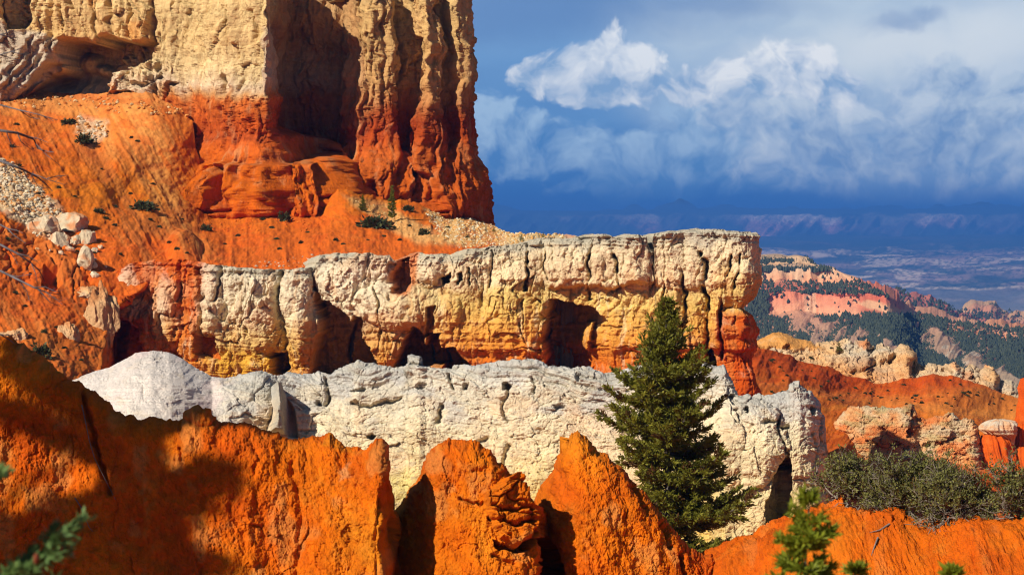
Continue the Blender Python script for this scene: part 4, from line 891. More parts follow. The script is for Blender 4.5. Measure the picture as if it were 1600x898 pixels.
def hoodoo(name, px, D, prof_pts, colr, label, seed, squash=0.9, parent=None, ncap=None):
    """a free-standing pinnacle turned round its own axis; profile rows are (photo row, left px, right px)"""
    p = np.array(prof_pts, float); nv, nu = 220, 200
    py = np.linspace(p[0, 0], p[-1, 0], nv); l = np.interp(py, p[:, 0], p[:, 1]); r = np.interp(py, p[:, 0], p[:, 2])
    cx = ((l + r) / 2 - 800) / F * D; rad = (r - l) / 2 / F * D; z = (HZ - py) / F * D
    th = np.linspace(0, 2 * math.pi, nu)
    T, _ = np.meshgrid(th, py); Zg = np.repeat(z[:, None], nu, 1); Rg = np.repeat(rad[:, None], nu, 1)
    a = np.cos(T) * 3 + 9; b = np.sin(T) * 3 + 9; rm = max(rad.max(), 0.3)
    n1 = (fbm(a + Zg / rm, b - 0.7 * Zg / rm, 4, seed) * 0.16 + fbm(a * 3 + Zg * 3 / rm, b * 3, 4, seed + 3) * 0.07 + 0.08 * strata(a * 0 + Zg, Zg, rm * 0.5, seed + 5))
    Rg = Rg * (1 + n1)
    V = np.stack([cx[:, None] + Rg * np.cos(T), D + squash * Rg * np.sin(T), Zg], -1)
    col = colr(np.repeat(py[:, None], nu, 1), T, Zg)
    o = mesh_np(name, V.reshape(-1, 3), grid_faces(nv, nu), M_SLOPE if parent is None else M_WALL, parent, col.reshape(-1, 3))
    if label: tag(o, label, 'rock pillar')
    return o
def oc(py, T, Z): return np.clip(ramp_c(py + 3 * fbm(T * 2, Z * 2, 3, 3), [(590, (208, 84, 22)), (660, (214, 88, 16)), (700, (216, 92, 22)), (760, (218, 106, 28))]), 0, 1)
sp = hoodoo('rock_pillar', 1600, 281, [(588, 1604, 1608), (592, 1594, 1618), (606, 1590, 1622), (622, 1593, 1622), (640, 1590, 1626), (664, 1588, 1630), (690, 1582, 1640), (720, 1570, 1660), (770, 1552, 1690)], oc, 'slim upright orange pillar cut by the right edge of the view', 3)
st = empty('rock_pillar', ((1556 - 800) / F * 279, 279, (HZ - 750) / F * 279))
tag(st, 'squat orange rock stump wearing a pale flat cap, left of the slim orange pillar', 'rock pillar')
a_ = hoodoo('pillar_base', 1556, 279, [(676, 1544, 1560), (680, 1536, 1572), (688, 1534, 1578), (700, 1530, 1582), (720, 1527, 1588), (750, 1522, 1596), (780, 1510, 1610)], oc, None, 13, 0.9)
def pc(py, T, Z): return np.clip(ramp_c(fbm(T * 2, Z * 2, 3, 7), [(-0.6, (224, 168, 120)), (0.5, (216, 196, 168))]), 0, 1)
c_ = hoodoo('cap_rock', 1558, 279, [(654, 1556, 1566), (657, 1544, 1584), (662, 1534, 1589), (670, 1530, 1590), (677, 1540, 1589), (684, 1562, 1586), (694, 1572, 1584)], pc, None, 23, 0.9)
for o in (a_, c_):
    o.parent = st; o.matrix_parent_inverse = Matrix.Translation(-st.location)
# ================================================================== FAR COUNTRY
def terr(pts):
    a = np.array(pts, float); return lambda b: np.interp(b, a[:, 0], a[:, 1])
def dep_mesa(px, py, b):
    # bench, cliff, bench, cliff, talus: the plan runs forward on benches and stands still on cliffs
    D0 = np.interp(px, [1000, 1280, 1340, 1430, 1520, 1620, 1800], [2700, 2700, 2640, 2500, 2440, 2400, 2350])
    f = np.interp(py, [395, 404, 407, 416, 420, 423, 441, 456, 459, 491, 520, 560, 620, 680], [0, 0, 60, 66, 120, 126, 134, 235, 240, 250, 450, 720, 1050, 1300])
    g = np.interp(b, [0, 15, 40, 120, 200], [0, 60, 160, 620, 1000])
    prow = sst(1380, 1440, px + 0.0 * py)
    return D0 - (f * (1 - prow) + g * prow)
FOREST = []
def d_mesa(px, py, V, below):
    S, Z = V[..., 0], V[..., 2]
    wx = px + 3 * fbm(px / 12, py / 8, 4, 91); wy = py + 3 * fbm(px / 12, py / 8, 4, 92)
    inm = 1 - sst(0, 14, wx - np.interp(wy, [400, 425, 450, 470, 492, 500], [1262, 1306, 1352, 1392, 1424, 1436]))
    c1 = inm * sst(422, 424, wy) * (1 - sst(438, 444, wy)); c2 = inm * sst(456, 459, wy - 0.02 * (px - 1200)) * (1 - sst(487, 498, wy + 0.04 * (px - 1300)))
    c2 = c2 * sst(1196, 1206, wx + 0 * wy)
    c0 = inm * sst(411, 413, wy) * (1 - sst(417, 420, wy)) * (1 - sst(1268, 1282, px))
    off = 6 * (ridged(S / 30, Z / 140, 4, 7) - 0.4) * np.clip(c1 + c2, 0, 1) + 5 * fbm(S / 60, Z / 40, 4, 9) + 4 * (ridged((px + 0.6 * py) / 22, (py - 0.3 * px) / 40, 4, 11) - 0.4) * sst(488, 505, wy)
    col = ramp_c(wy + 3 * fbm(px / 30, py / 6, 3, 21), [(400, (198, 168, 130)), (416, (222, 176, 128)), (422, (228, 184, 140)), (438, (232, 166, 120)), (444, (216, 128, 92)), (456, (212, 114, 80)), (465, (218, 134, 98)), (488, (226, 158, 116)), (500, (206, 146, 110)), (530, (190, 148, 114)), (580, (172, 142, 110)), (640, (166, 146, 116))])
    red = sst(0.0, 0.5, fbm(S / 22, Z / 120, 4, 23)) * np.clip(c2, 0, 1); col = cmix(col, (212, 88, 58), 0.6 * red)
    wh = sst(0.25, 0.6, fbm(S / 18, Z / 200, 4, 25)) * np.clip(c2 + c1, 0, 1); col = cmix(col, (240, 196, 152), 0.55 * wh)
    gl = poly_in(wx, wy, [(1370, 470), (1430, 488), (1410, 492), (1360, 482), (1330, 470)], 5); col = cmix(col, (232, 186, 136), 0.7 * gl)
    bar = poly_in(wx, wy, [(1470, 505), (1520, 510), (1580, 520), (1600, 530), (1540, 524), (1490, 520)], 4) + poly_in(wx, wy, [(1540, 500), (1620, 506), (1620, 516), (1545, 510)], 4)
    col = cmix(col, (226, 148, 98), 0.8 * bar)
    pk = sst(0.0, 0.5, fbm(px / 25, py / 14, 4, 27)) * sst(490, 510, wy); col = cmix(col, (206, 150, 112), 0.5 * pk)
    wht = sst(0.3, 0.6, fbm(px / 16, py / 6, 4, 29)) * sst(530, 550, wy); col = cmix(col, (208, 190, 160), 0.6 * wht)
    dens = np.clip(1 - 1.5 * (c0 + c1 + c2) - 0.8 * gl - 0.8 * bar, 0.015, 1)
    dens = dens * (0.42 + 0.58 * sst(-0.4, 0.3, fbm(px / 16, py / 8, 4, 31)))
    dens = np.where((wy > 441) & (wy < 456) & (inm > 0.5), dens * 0.6, dens)
    dk = poly_in(wx, wy, [(1440, 490), (1500, 494), (1620, 498), (1620, 506), (1540, 506), (1470, 500)], 4) + poly_in(wx, wy, [(1420, 552), (1490, 550), (1500, 566), (1540, 574), (1600, 560), (1600, 590), (1430, 575)], 6) + poly_in(wx, wy, [(1190, 402), (1262, 404), (1270, 411), (1190, 412)], 2) + poly_in(wx, wy, [(1190, 418), (1290, 419), (1300, 424), (1190, 422)], 2)
    dens = np.clip(dens + 1.2 * dk, 0, 2.0)
    FOREST.append((V + 0, dens, px, py))
    col = cmul(col, 1 + 0.08 * fbm(px / 1.5, py / 1.5, 3, 33))
    return off, np.clip(col, 0.002, 0.9)
topMe = prof([(1000, 402), (1194, 404), (1242, 405), (1258, 404), (1268, 408), (1277, 416), (1304, 422), (1331, 434), (1358, 447), (1385, 461), (1404, 474), (1428, 488), (1466, 497), (1482, 502), (1520, 506), (1568, 508), (1600, 512), (1800, 520)])
mesa = relief('mesa', 1000, 1800, 800, 340, topMe, prof([(1000, 690), (1800, 690)]), dep_mesa, d_mesa, M_FAR, back=(8, 500, 40))
tag(mesa, kind='structure')

def far_ridge(name, px0, px1, top, D, colf, dens0, back):
    def dep(px, py, b): return D - 6.0 * b + 0 * px
    def det(px, py, V, below):
        S, Z = V[..., 0], V[..., 2]
        off = 5 * (ridged((px + 0.5 * py) / 18, py / 40, 4, 7) - 0.4) + 5 * fbm(px / 25, py / 14, 4, 9)
        col = colf(px, py, below)
        FOREST.append((V + 0, dens0(px, py, below), px, py))
        return off, np.clip(col, 0.002, 0.9)
    o = relief(name, px0, px1, 420, 120, top, prof([(1000, 540), (2000, 540)]), dep, det, M_FAR, back=back)
    return tag(o, kind='structure')
def rc(px, py, b):
    c = ramp_c(b + 4 * fbm(px / 14, py / 8, 3, 5), [(0, (192, 112, 88)), (14, (190, 116, 92)), (24, (180, 130, 100)), (60, (160, 132, 104))])
    return c
far_ridge('hills', 1240, 1640, prof([(1240, 452), (1366, 448), (1406, 450), (1423, 458), (1439, 462), (1463, 467), (1479, 475), (1498, 484), (1530, 500), (1640, 520)]), 3800, rc,
          lambda px, py, b: np.clip(0.25 + 0.75 * sst(10, 22, b) + 0.6 * sst(1425, 1460, px), 0, 1) * (0.3 + 0.7 * sst(-0.2, 0.3, fbm(px / 14, py / 9, 3, 15))), (5, 400, 40))
def rc2(px, py, b):
    return ramp_c(b + 5 * fbm(px / 12, py / 8, 3, 6), [(0, (204, 160, 116)), (14, (206, 138, 100)), (30, (180, 142, 110)), (60, (160, 132, 104))])
far_ridge('hills', 1420, 1800, prof([(1420, 500), (1480, 489), (1500, 485), (1512, 478), (1522, 474), (1536, 477), (1548, 474), (1558, 474), (1566, 480), (1578, 487), (1600, 491), (1650, 488), (1800, 500)]), 4500, rc2,
          lambda px, py, b: np.clip(0.2 + 0.8 * sst(8, 24, b), 0, 1) * (0.3 + 0.7 * sst(-0.2, 0.3, fbm(px / 14, py / 9, 3, 16))), (5, 400, 40))

# valley benches, 8 to 26 km
def dep_val(px, py, b): return np.interp(py, [366, 380, 395, 420, 440, 455, 500, 540], [26000, 22000, 19000, 15500, 13800, 12800, 8600, 6600])
def d_val(px, py, V, below):
    wy = py + 5 * fbm(px / 90, py / 14, 4, 91); wx = px + 6 * fbm(px / 40, py / 12, 4, 92)
    bench = fbm(wx / 120, wy / 5.0, 6, 3, 0.62)
    off = 14 * fbm(px / 60, py / 8, 4, 7)
    col = ramp_c(fbm(px / 60, py / 7, 5, 9), [(-0.6, (70, 84, 74)), (-0.1, (92, 98, 84)), (0.3, (140, 122, 108)), (0.7, (186, 152, 132))])
    flat = sst(446, 456, py + 0.0 * px)
    col = cmix(col, (142, 138, 132), 0.75 * flat)
    ba = sst(0.28, 0.5, bench) * (1 - flat) * sst(376, 386, py)
    col = cmix(col, (232, 206, 176), 0.95 * ba)
    for pts in ([(1345, 396), (1370, 394), (1428, 398), (1428, 402), (1380, 402), (1350, 400)], [(1408, 408), (1490, 409), (1488, 413), (1440, 412)], [(1385, 420), (1400, 417), (1440, 421), (1436, 430), (1400, 431)], [(1260, 396), (1300, 394), (1315, 402), (1270, 404)], [(1190, 394), (1225, 396), (1222, 400), (1195, 399)], [(1500, 406), (1530, 400), (1600, 404), (1600, 408), (1540, 405)], [(1370, 442), (1440, 444), (1600, 446), (1600, 449), (1440, 447)]):
        col = cmix(col, (242, 214, 180), 0.95 * poly_in(wx, wy, pts, 3))
    pk = poly_in(wx, wy, [(1400, 384), (1460, 378), (1600, 380), (1600, 440), (1460, 440), (1380, 436), (1400, 410)], 14)
    col = cmix(col, (186, 150, 134), 0.45 * pk * sst(-0.3, 0.3, fbm(px / 24, py / 4, 4, 13)))
    sp_ = fbm(px / 4.0, py / 1.5, 4, 23, 0.6); col = cmix(col, (52, 70, 58), 0.75 * sst(0.0, 0.5, sp_ + 0.4 * fbm(px / 50, py / 6, 3, 25)) * (1 - 0.7 * flat))
    dkb = (1 - sst(382, 392, wy)); col = cmix(col, (56, 72, 66), 0.85 * dkb)
    return off, np.clip(col, 0.002, 0.9)
val = relief('valley', -900, 2700, 1400, 260, prof([(-900, 368), (2700, 368)]), prof([(-900, 530), (2700, 530)]), dep_val, d_val, M_VAL, back=(3, 1500, 60))
tag(val, kind='structure')

# the far plateau with its pale pink breaks, about 30 km off
def dep_pl(px, py, b): return np.interp(py, [320, 331, 334, 345, 372, 400], [34000, 32500, 31000, 30600, 27500, 26000]) + 500 * fbm(px / 70, px * 0, 3, 3)
def d_pl(px, py, V, below):
    wx = px + 5 * fbm(px / 20, py / 10, 4, 91); wy = py + 2.5 * fbm(px / 20, py / 8, 4, 92)
    off = 70 * (ridged((px + 0.8 * py) / 22, py / 40, 4, 7) - 0.4) * sst(332, 345, py)
    col = ramp_c(wy, [(320, (60, 74, 66)), (333, (66, 80, 72)), (345, (72, 82, 80)), (380, (62, 76, 72))])
    topc = 335 + 2.5 * fbm(px / 60, px * 0, 4, 19); botc = topc + np.clip(15 + 26 * fbm(px / 85, px * 0 + 3, 3, 23), 1, 40)
    lobes = fbm(px / 38, px * 0, 4, 27)
    m = sst(topc - 1, topc + 2, wy) * (1 - sst(botc - 8, botc + 2, wy + 9 * lobes)) * (0.25 + 0.75 * sst(-0.35, 0.15, fbm(px / 120, px * 0 + 7, 3, 29)))
    m = m * (0.35 + 0.65 * sst(940, 1110, px) + 0.6 * sst(700, 500, px))
    m = m * (0.7 + 0.3 * sst(-0.3, 0.2, fbm((px + 0.6 * py) / 9, py / 9, 4, 13)))
    c2 = ramp_c(wy + 2 * fbm(px / 12, py / 5, 3, 17), [(332, (240, 226, 206)), (342, (238, 206, 186)), (352, (232, 160, 142)), (372, (222, 150, 134))])
    m = m * (0.75 + 0.5 * fbm(px / 3.0, py / 2.0, 4, 43, 0.6))
    col = col + (c2 - col) * np.clip(0.95 * m, 0, 1)[..., None]
    return off, np.clip(col, 0.002, 0.9)
pl = relief('plateau', -900, 2700, 1500, 130, lambda px: 326 + 2.0 * fbm(px / 140, px * 0, 4, 3) + 3.0 * sst(1150, 950, px) - 2.5 * sst(1450, 1600, px), prof([(-900, 392), (2700, 392)]), dep_pl, d_pl, M_VAL, back=(3, 6000, 5))
tag(pl, kind='structure')

# ground under everything
nr, na = 150, 200
r = np.concatenate([[0.0], np.geomspace(4, 41000, nr - 1)])[:, None]; a = np.linspace(0, 2 * math.pi, na)[None, :]
GX = r * np.sin(a); GY = r * np.cos(a)
GZ = np.interp(r, [0, 6, 20, 40, 90, 150, 300, 600, 1400, 2500, 5000, 9000, 40000, 70000], [-1.7, -2.2, -6, -14, -24, -27, -34, -70, -180, -260, -400, -420, -430, -430]) + 0 * a
lift = np.exp(-(((GX + 36) / 14) ** 2 + ((GY - 26) / 20) ** 2)); GZ = GZ + lift * (-4.5 - GZ) * 0.9
back_ = sst(0, -60, GY) * (r < 3000); GZ = GZ * (1 - back_) + (-1.9 - 0.01 * r) * back_
GZ = GZ + 0.02 * r ** 0.8 * fbm(GX / (3 + 0.1 * r), GY / (3 + 0.1 * r), 4, 5)
gc = ramp_c(np.log10(r + 1) + 0.15 * fbm(GX / (3 + 0.2 * r), GY / (3 + 0.2 * r), 4, 9), [(0, (206, 104, 34)), (2.6, (212, 104, 36)), (3.0, (170, 140, 108)), (3.6, (120, 116, 96)), (4.8, (84, 92, 80))])
ground = mesh_np('ground', np.stack([GX, GY, GZ], -1).reshape(-1, 3), grid_faces(nr, na), M_SLOPE, None, gc.reshape(-1, 3))
tag(ground, kind='structure')

# forest on the mesa and hills: far-off wood, one mass of little trees
def blob_tree(seed):
    rs = np.random.RandomState(seed); V = []; Fc = []
    n = 7
    for lv, (zz, rr) in enumerate(((0.05, 0.34), (0.35, 0.36), (0.68, 0.2))):
        for k in range(n):
            t = 2 * math.pi * k / n + rs.rand() * 0.4; q = rr * (0.7 + 0.6 * rs.rand())
            V.append((q * math.cos(t), q * math.sin(t), zz + 0.1 * (rs.rand() - .5)))
    V.append((0, 0, 1.0))
    for lv in range(2):
        for k in range(n):
            a0 = lv * n + k; a1 = lv * n + (k + 1) % n
            Fc += [(a0, a1, a1 + n), (a0, a1 + n, a0 + n)]
    for k in range(n): Fc.append((2 * n + k, 2 * n + (k + 1) % n, 3 * n))
    return np.array(V), np.array(Fc)
protos = [blob_tree(s) for s in range(6)]
rs = np.random.RandomState(5)
VV, FF, CC = [], [], []; base_i = 0
for (V, dens, px, py), ntr, hh in zip(FOREST, (42000, 4000, 3400), (3.5, 4.4, 4.6)):
    # weight by the seen area of each grid cell times density
    wgt = np.clip(dens, 0, None) * np.abs(np.gradient(py, axis=0)) * sst(1150, 1185, px); wgt = wgt.ravel() / wgt.sum()
    ids = rs.choice(len(wgt), ntr, p=wgt)
    pts = V.reshape(-1, 3)[ids]
    for p in pts:
        pv, pf = protos[rs.randint(6)]
        s = hh * (0.6 + 0.8 * rs.rand()); wd_ = s * (0.7 + 0.5 * rs.rand())
        VV.append(pv * (wd_, wd_, s) + p + (rs.normal() * 1.5, -2.0, -0.4)); FF.append(pf + base_i); base_i += len(pv)
        CC.append(np.full((len(pv), 3), (rs.rand(), 0.0, 0.0)))
M_FOREST = leaf_mat('forest_leaves', (0.020, 0.032, 0.020), (0.060, 0.070, 0.036), 0.0, 0.9)
forest = mesh_np('forest', np.concatenate(VV), np.concatenate(FF), M_FOREST, None, np.concatenate(CC))
tag(forest, kind='stuff')

# the air between here and the plateau
hm = bpy.data.materials.new('haze_air'); hm.use_nodes = True; hn = hm.node_tree; hn.nodes.remove(hn.nodes['Principled BSDF'])
pv = hn.nodes.new('ShaderNodeVolumePrincipled'); pv.inputs['Color'].default_value = (0.075, 0.27, 0.78, 1)
pv.inputs['Density'].default_value = 7.0e-5; pv.inputs['Anisotropy'].default_value = 0.0
hn.links.new(pv.outputs[0], hn.nodes['Material Output'].inputs['Volume'])
hv = np.array([(x, y, z) for x in (-45000., 45000.) for y in (-3000., 42000.) for z in (-440., 215.)])
hf = [(0, 1, 3, 2), (4, 6, 7, 5), (0, 4, 5, 1), (2, 3, 7, 6), (0, 2, 6, 4), (1, 5, 7, 3)]
hz = mesh_np('haze', hv, np.array(hf), hm, smooth=False); tag(hz, kind='stuff')
hz.visible_shadow = True
# ================================================================== ROCKS THAT LIE LOOSE
def rock_np(seed, sub=3, squash=(1, 1, 1), ang=0.5):
    rs = np.random.RandomState(seed)
    bm = bmesh.new(); bmesh.ops.create_icosphere(bm, subdivisions=sub, radius=1.0)
    V = np.array([v.co[:] for v in bm.verts]); Fc = np.array([[l.vert.index for l in f.loops] for f in bm.faces]); bm.free()
    r = np.ones(len(V))
    for k in range(12):                                  # chop with random planes: angular blocks
        d = rs.normal(size=3); d /= np.linalg.norm(d); h = 0.55 + 0.35 * rs.rand()
        q = V @ d; over = q > h
        V[over] -= np.outer(q[over] - h, d)
    V += 0.085 * np.stack([fbm(V[:, 0] * 4 + V[:, 2] * 2, V[:, 1] * 3 - V[:, 2], 4, seed % 50 + k) for k in range(3)], -1)
    return V * np.array(squash), Fc
M_STONE_COLS = [(232, 212, 176), (226, 200, 160), (214, 192, 160), (232, 184, 128), (220, 150, 86)]
def stone_cols(V, seed, base):
    c = np.repeat(alb(base)[None], len(V), 0)
    r_ = np.abs(V).max()
    c = cmix(c, (214, 128, 66), 0.75 * sst(0.0, 0.6, fbm(V[:, 0] / r_ * 2 + seed, V[:, 2] / r_ * 2 + V[:, 1] / r_, 4, 5)))
    return np.clip(c * (1 + 0.16 * fbm(V[:, 0] / r_ * 4 + seed, V[:, 2] / r_ * 5, 4, 3))[:, None], 0.002, 0.9)
def boulder(name, px, py, D, rx, ry, seed, base, label, group=None, rot=0.0, sub=4, cat='boulder', toward=0.6):
    s = D / F; V, Fc = rock_np(seed, sub)
    V = V * (rx * s, (rx + ry) / 2 * s, ry * s)
    c_, s_ = math.cos(rot), math.sin(rot)
    V = np.stack([V[:, 0] * c_ - V[:, 2] * s_, V[:, 1], V[:, 0] * s_ + V[:, 2] * c_], -1)
    o = mesh_np(name, V, Fc, M_STONE, None, stone_cols(V, seed, base), smooth=False)
    o.location = ((px - 800) / F * D, D, (HZ - py) / F * D)
    return tag(o, label, cat, group)
BIG = [(66, 357, 24, 19, 3, 'rounded pale boulder at the upper left of the boulder pile on the orange slope'),
       (111, 353, 25, 17, 8, 'biggest flat-faced pale boulder crowning the pile on the orange slope'),
       (96, 377, 18, 14, 12, 'pale boulder wedged under the biggest one in the pile'),
       (138, 375, 12, 16, 17, 'tall pale boulder at the right end of the pile, shadow behind it'),
       (116, 378, 9, 11, 22, 'small pale block squeezed in the middle of the boulder pile'),
       (134, 408, 15, 20, 27, 'pale boulder hanging lowest below the pile on the orange slope')]
for px, py, rx, ry, sd, lab in BIG:
    p = at('talus_slope', px, py); boulder('boulder', px, py, p[1] - 0.32 * rx * p[1] / F, rx * 1.25, ry * 1.25, sd, (214, 192, 156), lab, 'boulder pile on the orange slope', rot=-0.3 + 0.1 * (sd % 5))
rs = np.random.RandomState(77)
for k in range(34):
    t = rs.rand(); x = 60 + 95 * t + rs.normal() * 14; y = 352 + 60 * t + rs.normal() * 13; r = 2.2 + 6 * rs.rand() ** 2.5
    p = at('talus_slope', x, y); boulder('boulder', x, y, p[1] - 0.3 * r * p[1] / F, r * (0.9 + 0.5 * rs.rand()), r * (0.7 + 0.4 * rs.rand()), 200 + k, M_STONE_COLS[rs.randint(4)], 'small pale broken rock lying around the boulder pile on the orange slope', 'small rocks around the boulder pile', rot=rs.normal() * 0.5, sub=3)
# knobbly rock knees between the slope and the wall
KN = [(154, 508, 36, 62, 41, (226, 176, 124), 'tall knobbly cream and orange rock knee standing left of the long wall'),
      (106, 528, 18, 24, 45, (228, 190, 146), 'small pale rock knob low on the slope, left of the tall knobbly knee'),
      (20, 530, 26, 22, 49, (226, 178, 134), 'pale orange rock knob at the left edge above the shaded clay ridge'),
      (140, 462, 30, 14, 53, (228, 196, 158), 'pale flat-topped rock shelf above the tall knobbly knee')]
for px, py, rx, ry, sd, bc, lab in KN:
    p = at('talus_slope', min(px, 150), py); D = p[1] + 1.0
    s = D / F; V, Fc = rock_np(sd, 6)
    n = V / np.linalg.norm(V, axis=1, keepdims=True)
    V = V + n * (0.14 * fbm(V[:, 0] * 3 + V[:, 1] * 2, V[:, 2] * 1.6, 5, sd % 30) + 0.05 * fbm(V[:, 0] * 9 + V[:, 1] * 6, V[:, 2] * 8, 4, 7))[:, None]
    V = V * (rx * s, rx * s * 0.9, ry * s)
    t = (V[:, 2] / (ry * s))
    c = ramp_c(t + 0.3 * fbm(V[:, 0], V[:, 2], 4, 3), [(-1, (214, 112, 44)), (-0.2, bc), (0.5, (230, 180, 126)), (1, (222, 150, 92))])
    o = mesh_np('rock_outcrop', V, Fc, M_WALL, None, np.clip(c, 0, 0.9)); o.location = ((px - 800) / F * D, D, (HZ - py) / F * D)
    tag(o, lab, 'rock')
# scree
def scatter(poly, n, rmin, rmax, surf, seed, cols, power=2.5):
    rs = np.random.RandomState(seed); V, Fc, Cc = [], [], []; bi = 0
    pr = [rock_np(100 + k, 1) for k in range(6)]
    xs = [p[0] for p in poly]; ys = [p[1] for p in poly]; k = 0
    SV, SX, SY = SURF[surf]
    m = (SX > min(xs)) & (SX < max(xs)) & (SY > min(ys)) & (SY < max(ys)); SV, SX, SY = SV[m], SX[m], SY[m]
    while k < n:
        x = rs.uniform(min(xs), max(xs)); y = rs.uniform(min(ys), max(ys))
        if poly_in(np.array([x]), np.array([y]), poly, 6)[0] < rs.rand(): continue
        k += 1
        p = SV[np.argmin((SX - x) ** 2 + (SY - y) ** 2)]
        r = (rmin + (rmax - rmin) * rs.rand() ** power) * p[1] / F
        v, f = pr[rs.randint(6)]
        q = Matrix.Rotation(rs.rand() * 6.3, 3, Vector(rs.normal(size=3)).normalized()); v = v @ np.array(q).T
        V.append(v * r * (1, 1, 0.8) + p + (0, -0.3 * r, 0.2 * r)); Fc.append(f + bi); bi += len(v)
        Cc.append(np.repeat(alb(cols[rs.randint(len(cols))])[None] * (0.8 + 0.3 * rs.rand()), len(v), 0))
    o = mesh_np('scree', np.concatenate(V), np.concatenate(Fc), M_STONE, None, np.clip(np.concatenate(Cc), 0, 0.9), smooth=False)
    return tag(o, kind='stuff')
scatter([(-30, 236), (30, 262), (84, 318), (112, 350), (60, 372), (36, 345), (0, 318), (-30, 310)], 1600, 0.9, 5.5, 'talus_slope', 3, M_STONE_COLS)
scatter([(120, 180), (166, 192), (168, 214), (138, 222), (118, 205)], 140, 0.9, 4.5, 'talus_slope', 5, [(232, 206, 170), (220, 150, 80), (226, 190, 150)])
scatter([(662, 328), (718, 338), (790, 356), (880, 366), (880, 384), (720, 388), (686, 366)], 2200, 0.6, 3.4, 'talus_slope', 7, [(222, 170, 100), (232, 206, 158), (226, 190, 130), (218, 160, 90), (228, 214, 180)])
scatter([(545, 310), (600, 322), (700, 374), (680, 384), (600, 352)], 260, 0.7, 2.4, 'talus_slope', 9, [(226, 190, 130), (212, 140, 70)])
scatter([(0, 150), (160, 152), (300, 168), (300, 185), (160, 172), (0, 168)], 260, 0.8, 4.5, 'talus_slope', 11, [(222, 150, 80), (226, 186, 130), (210, 120, 50)])
scatter([(320, 345), (520, 345), (520, 360), (320, 362)], 120, 0.8, 3.0, 'talus_slope', 13, [(214, 104, 30), (222, 120, 36)])
scatter([(440, 404), (520, 398), (500, 416), (380, 418)], 90, 0.9, 3.4, 'talus_slope', 15, [(214, 104, 40), (206, 180, 150)])

# ================================================================== PLANTS
def tube(pts, radii, n=6):
    """tapered tube along points -> verts, quads"""
    P = np.array(pts, float); k = len(P); T = np.gradient(P, axis=0); T /= np.linalg.norm(T, axis=1, keepdims=True) + 1e-9
    ref = np.where(np.abs(T[:, 2:3]) > 0.9, np.array([[1.0, 0, 0]]), np.array([[0, 0, 1.0]]))
    A_ = np.cross(T, ref); A_ /= np.linalg.norm(A_, axis=1, keepdims=True) + 1e-9; B_ = np.cross(T, A_)
    th = np.arange(n) / n * 2 * math.pi
    V = P[:, None] + np.array(radii)[:, None, None] * (np.cos(th)[None, :, None] * A_[:, None] + np.sin(th)[None, :, None] * B_[:, None])
    i = np.arange(k * n).reshape(k, n)
    Fq = np.stack([i[:-1], np.roll(i[:-1], -1, 1), np.roll(i[1:], -1, 1), i[1:]], -1).reshape(-1, 4)
    return V.reshape(-1, 3), Fq
class Bag:
    def __init__(s): s.V = []; s.F = []; s.C = []; s.n = 0
    def add(s, V, Fc, c=None):
        s.V.append(V); s.F.append(Fc + s.n); s.n += len(V)
        s.C.append(np.zeros((len(V), 3)) if c is None else np.broadcast_to(c, (len(V), 3)))
    def build(s, name, mat, parent=None, smooth=True):
        return mesh_np(name, np.concatenate(s.V), np.concatenate(s.F), mat, parent, np.concatenate(s.C), smooth)
def blades(centres, dirs, length, width, rs, col):
    """flat pointed leaves: one quad each"""
    n = len(centres); d = dirs / (np.linalg.norm(dirs, axis=1, keepdims=True) + 1e-9)
    r = rs.normal(size=(n, 3)); s_ = np.cross(d, r); s_ /= np.linalg.norm(s_, axis=1, keepdims=True) + 1e-9
    L = length * (0.6 + 0.8 * rs.rand(n, 1)); W_ = width * (0.6 + 0.8 * rs.rand(n, 1))
    V = np.stack([centres, centres + d * L * 0.5 + s_ * W_, centres + d * L, centres + d * L * 0.5 - s_ * W_], 1).reshape(-1, 3)
    return V, np.arange(4 * n).reshape(n, 4), np.repeat(col, 4, 0)

M_BARK = bark_mat('grey_bark', (0.10, 0.08, 0.065), (0.26, 0.22, 0.19))
M_STEM = bark_mat('bush_stems', (0.10, 0.075, 0.05), (0.34, 0.28, 0.21))
M_DEAD = bark_mat('bleached_deadwood', (0.07, 0.06, 0.06), (0.20, 0.18, 0.18))
M_FIR = leaf_mat('fir_needles', (0.055, 0.068, 0.008), (0.42, 0.38, 0.04), 0.45)
M_BLUE = leaf_mat('blue_green_needles', (0.03, 0.08, 0.022), (0.24, 0.36, 0.10), 0.35)
M_YOUNG = leaf_mat('young_needles', (0.09, 0.13, 0.008), (0.40, 0.42, 0.03), 0.4)
M_SAGE = leaf_mat('bush_leaves', (0.060, 0.066, 0.014), (0.300, 0.280, 0.070), 0.28)
M_SHRUB = leaf_mat('shrub_leaves', (0.02, 0.030, 0.010), (0.100, 0.105, 0.032), 0.15)

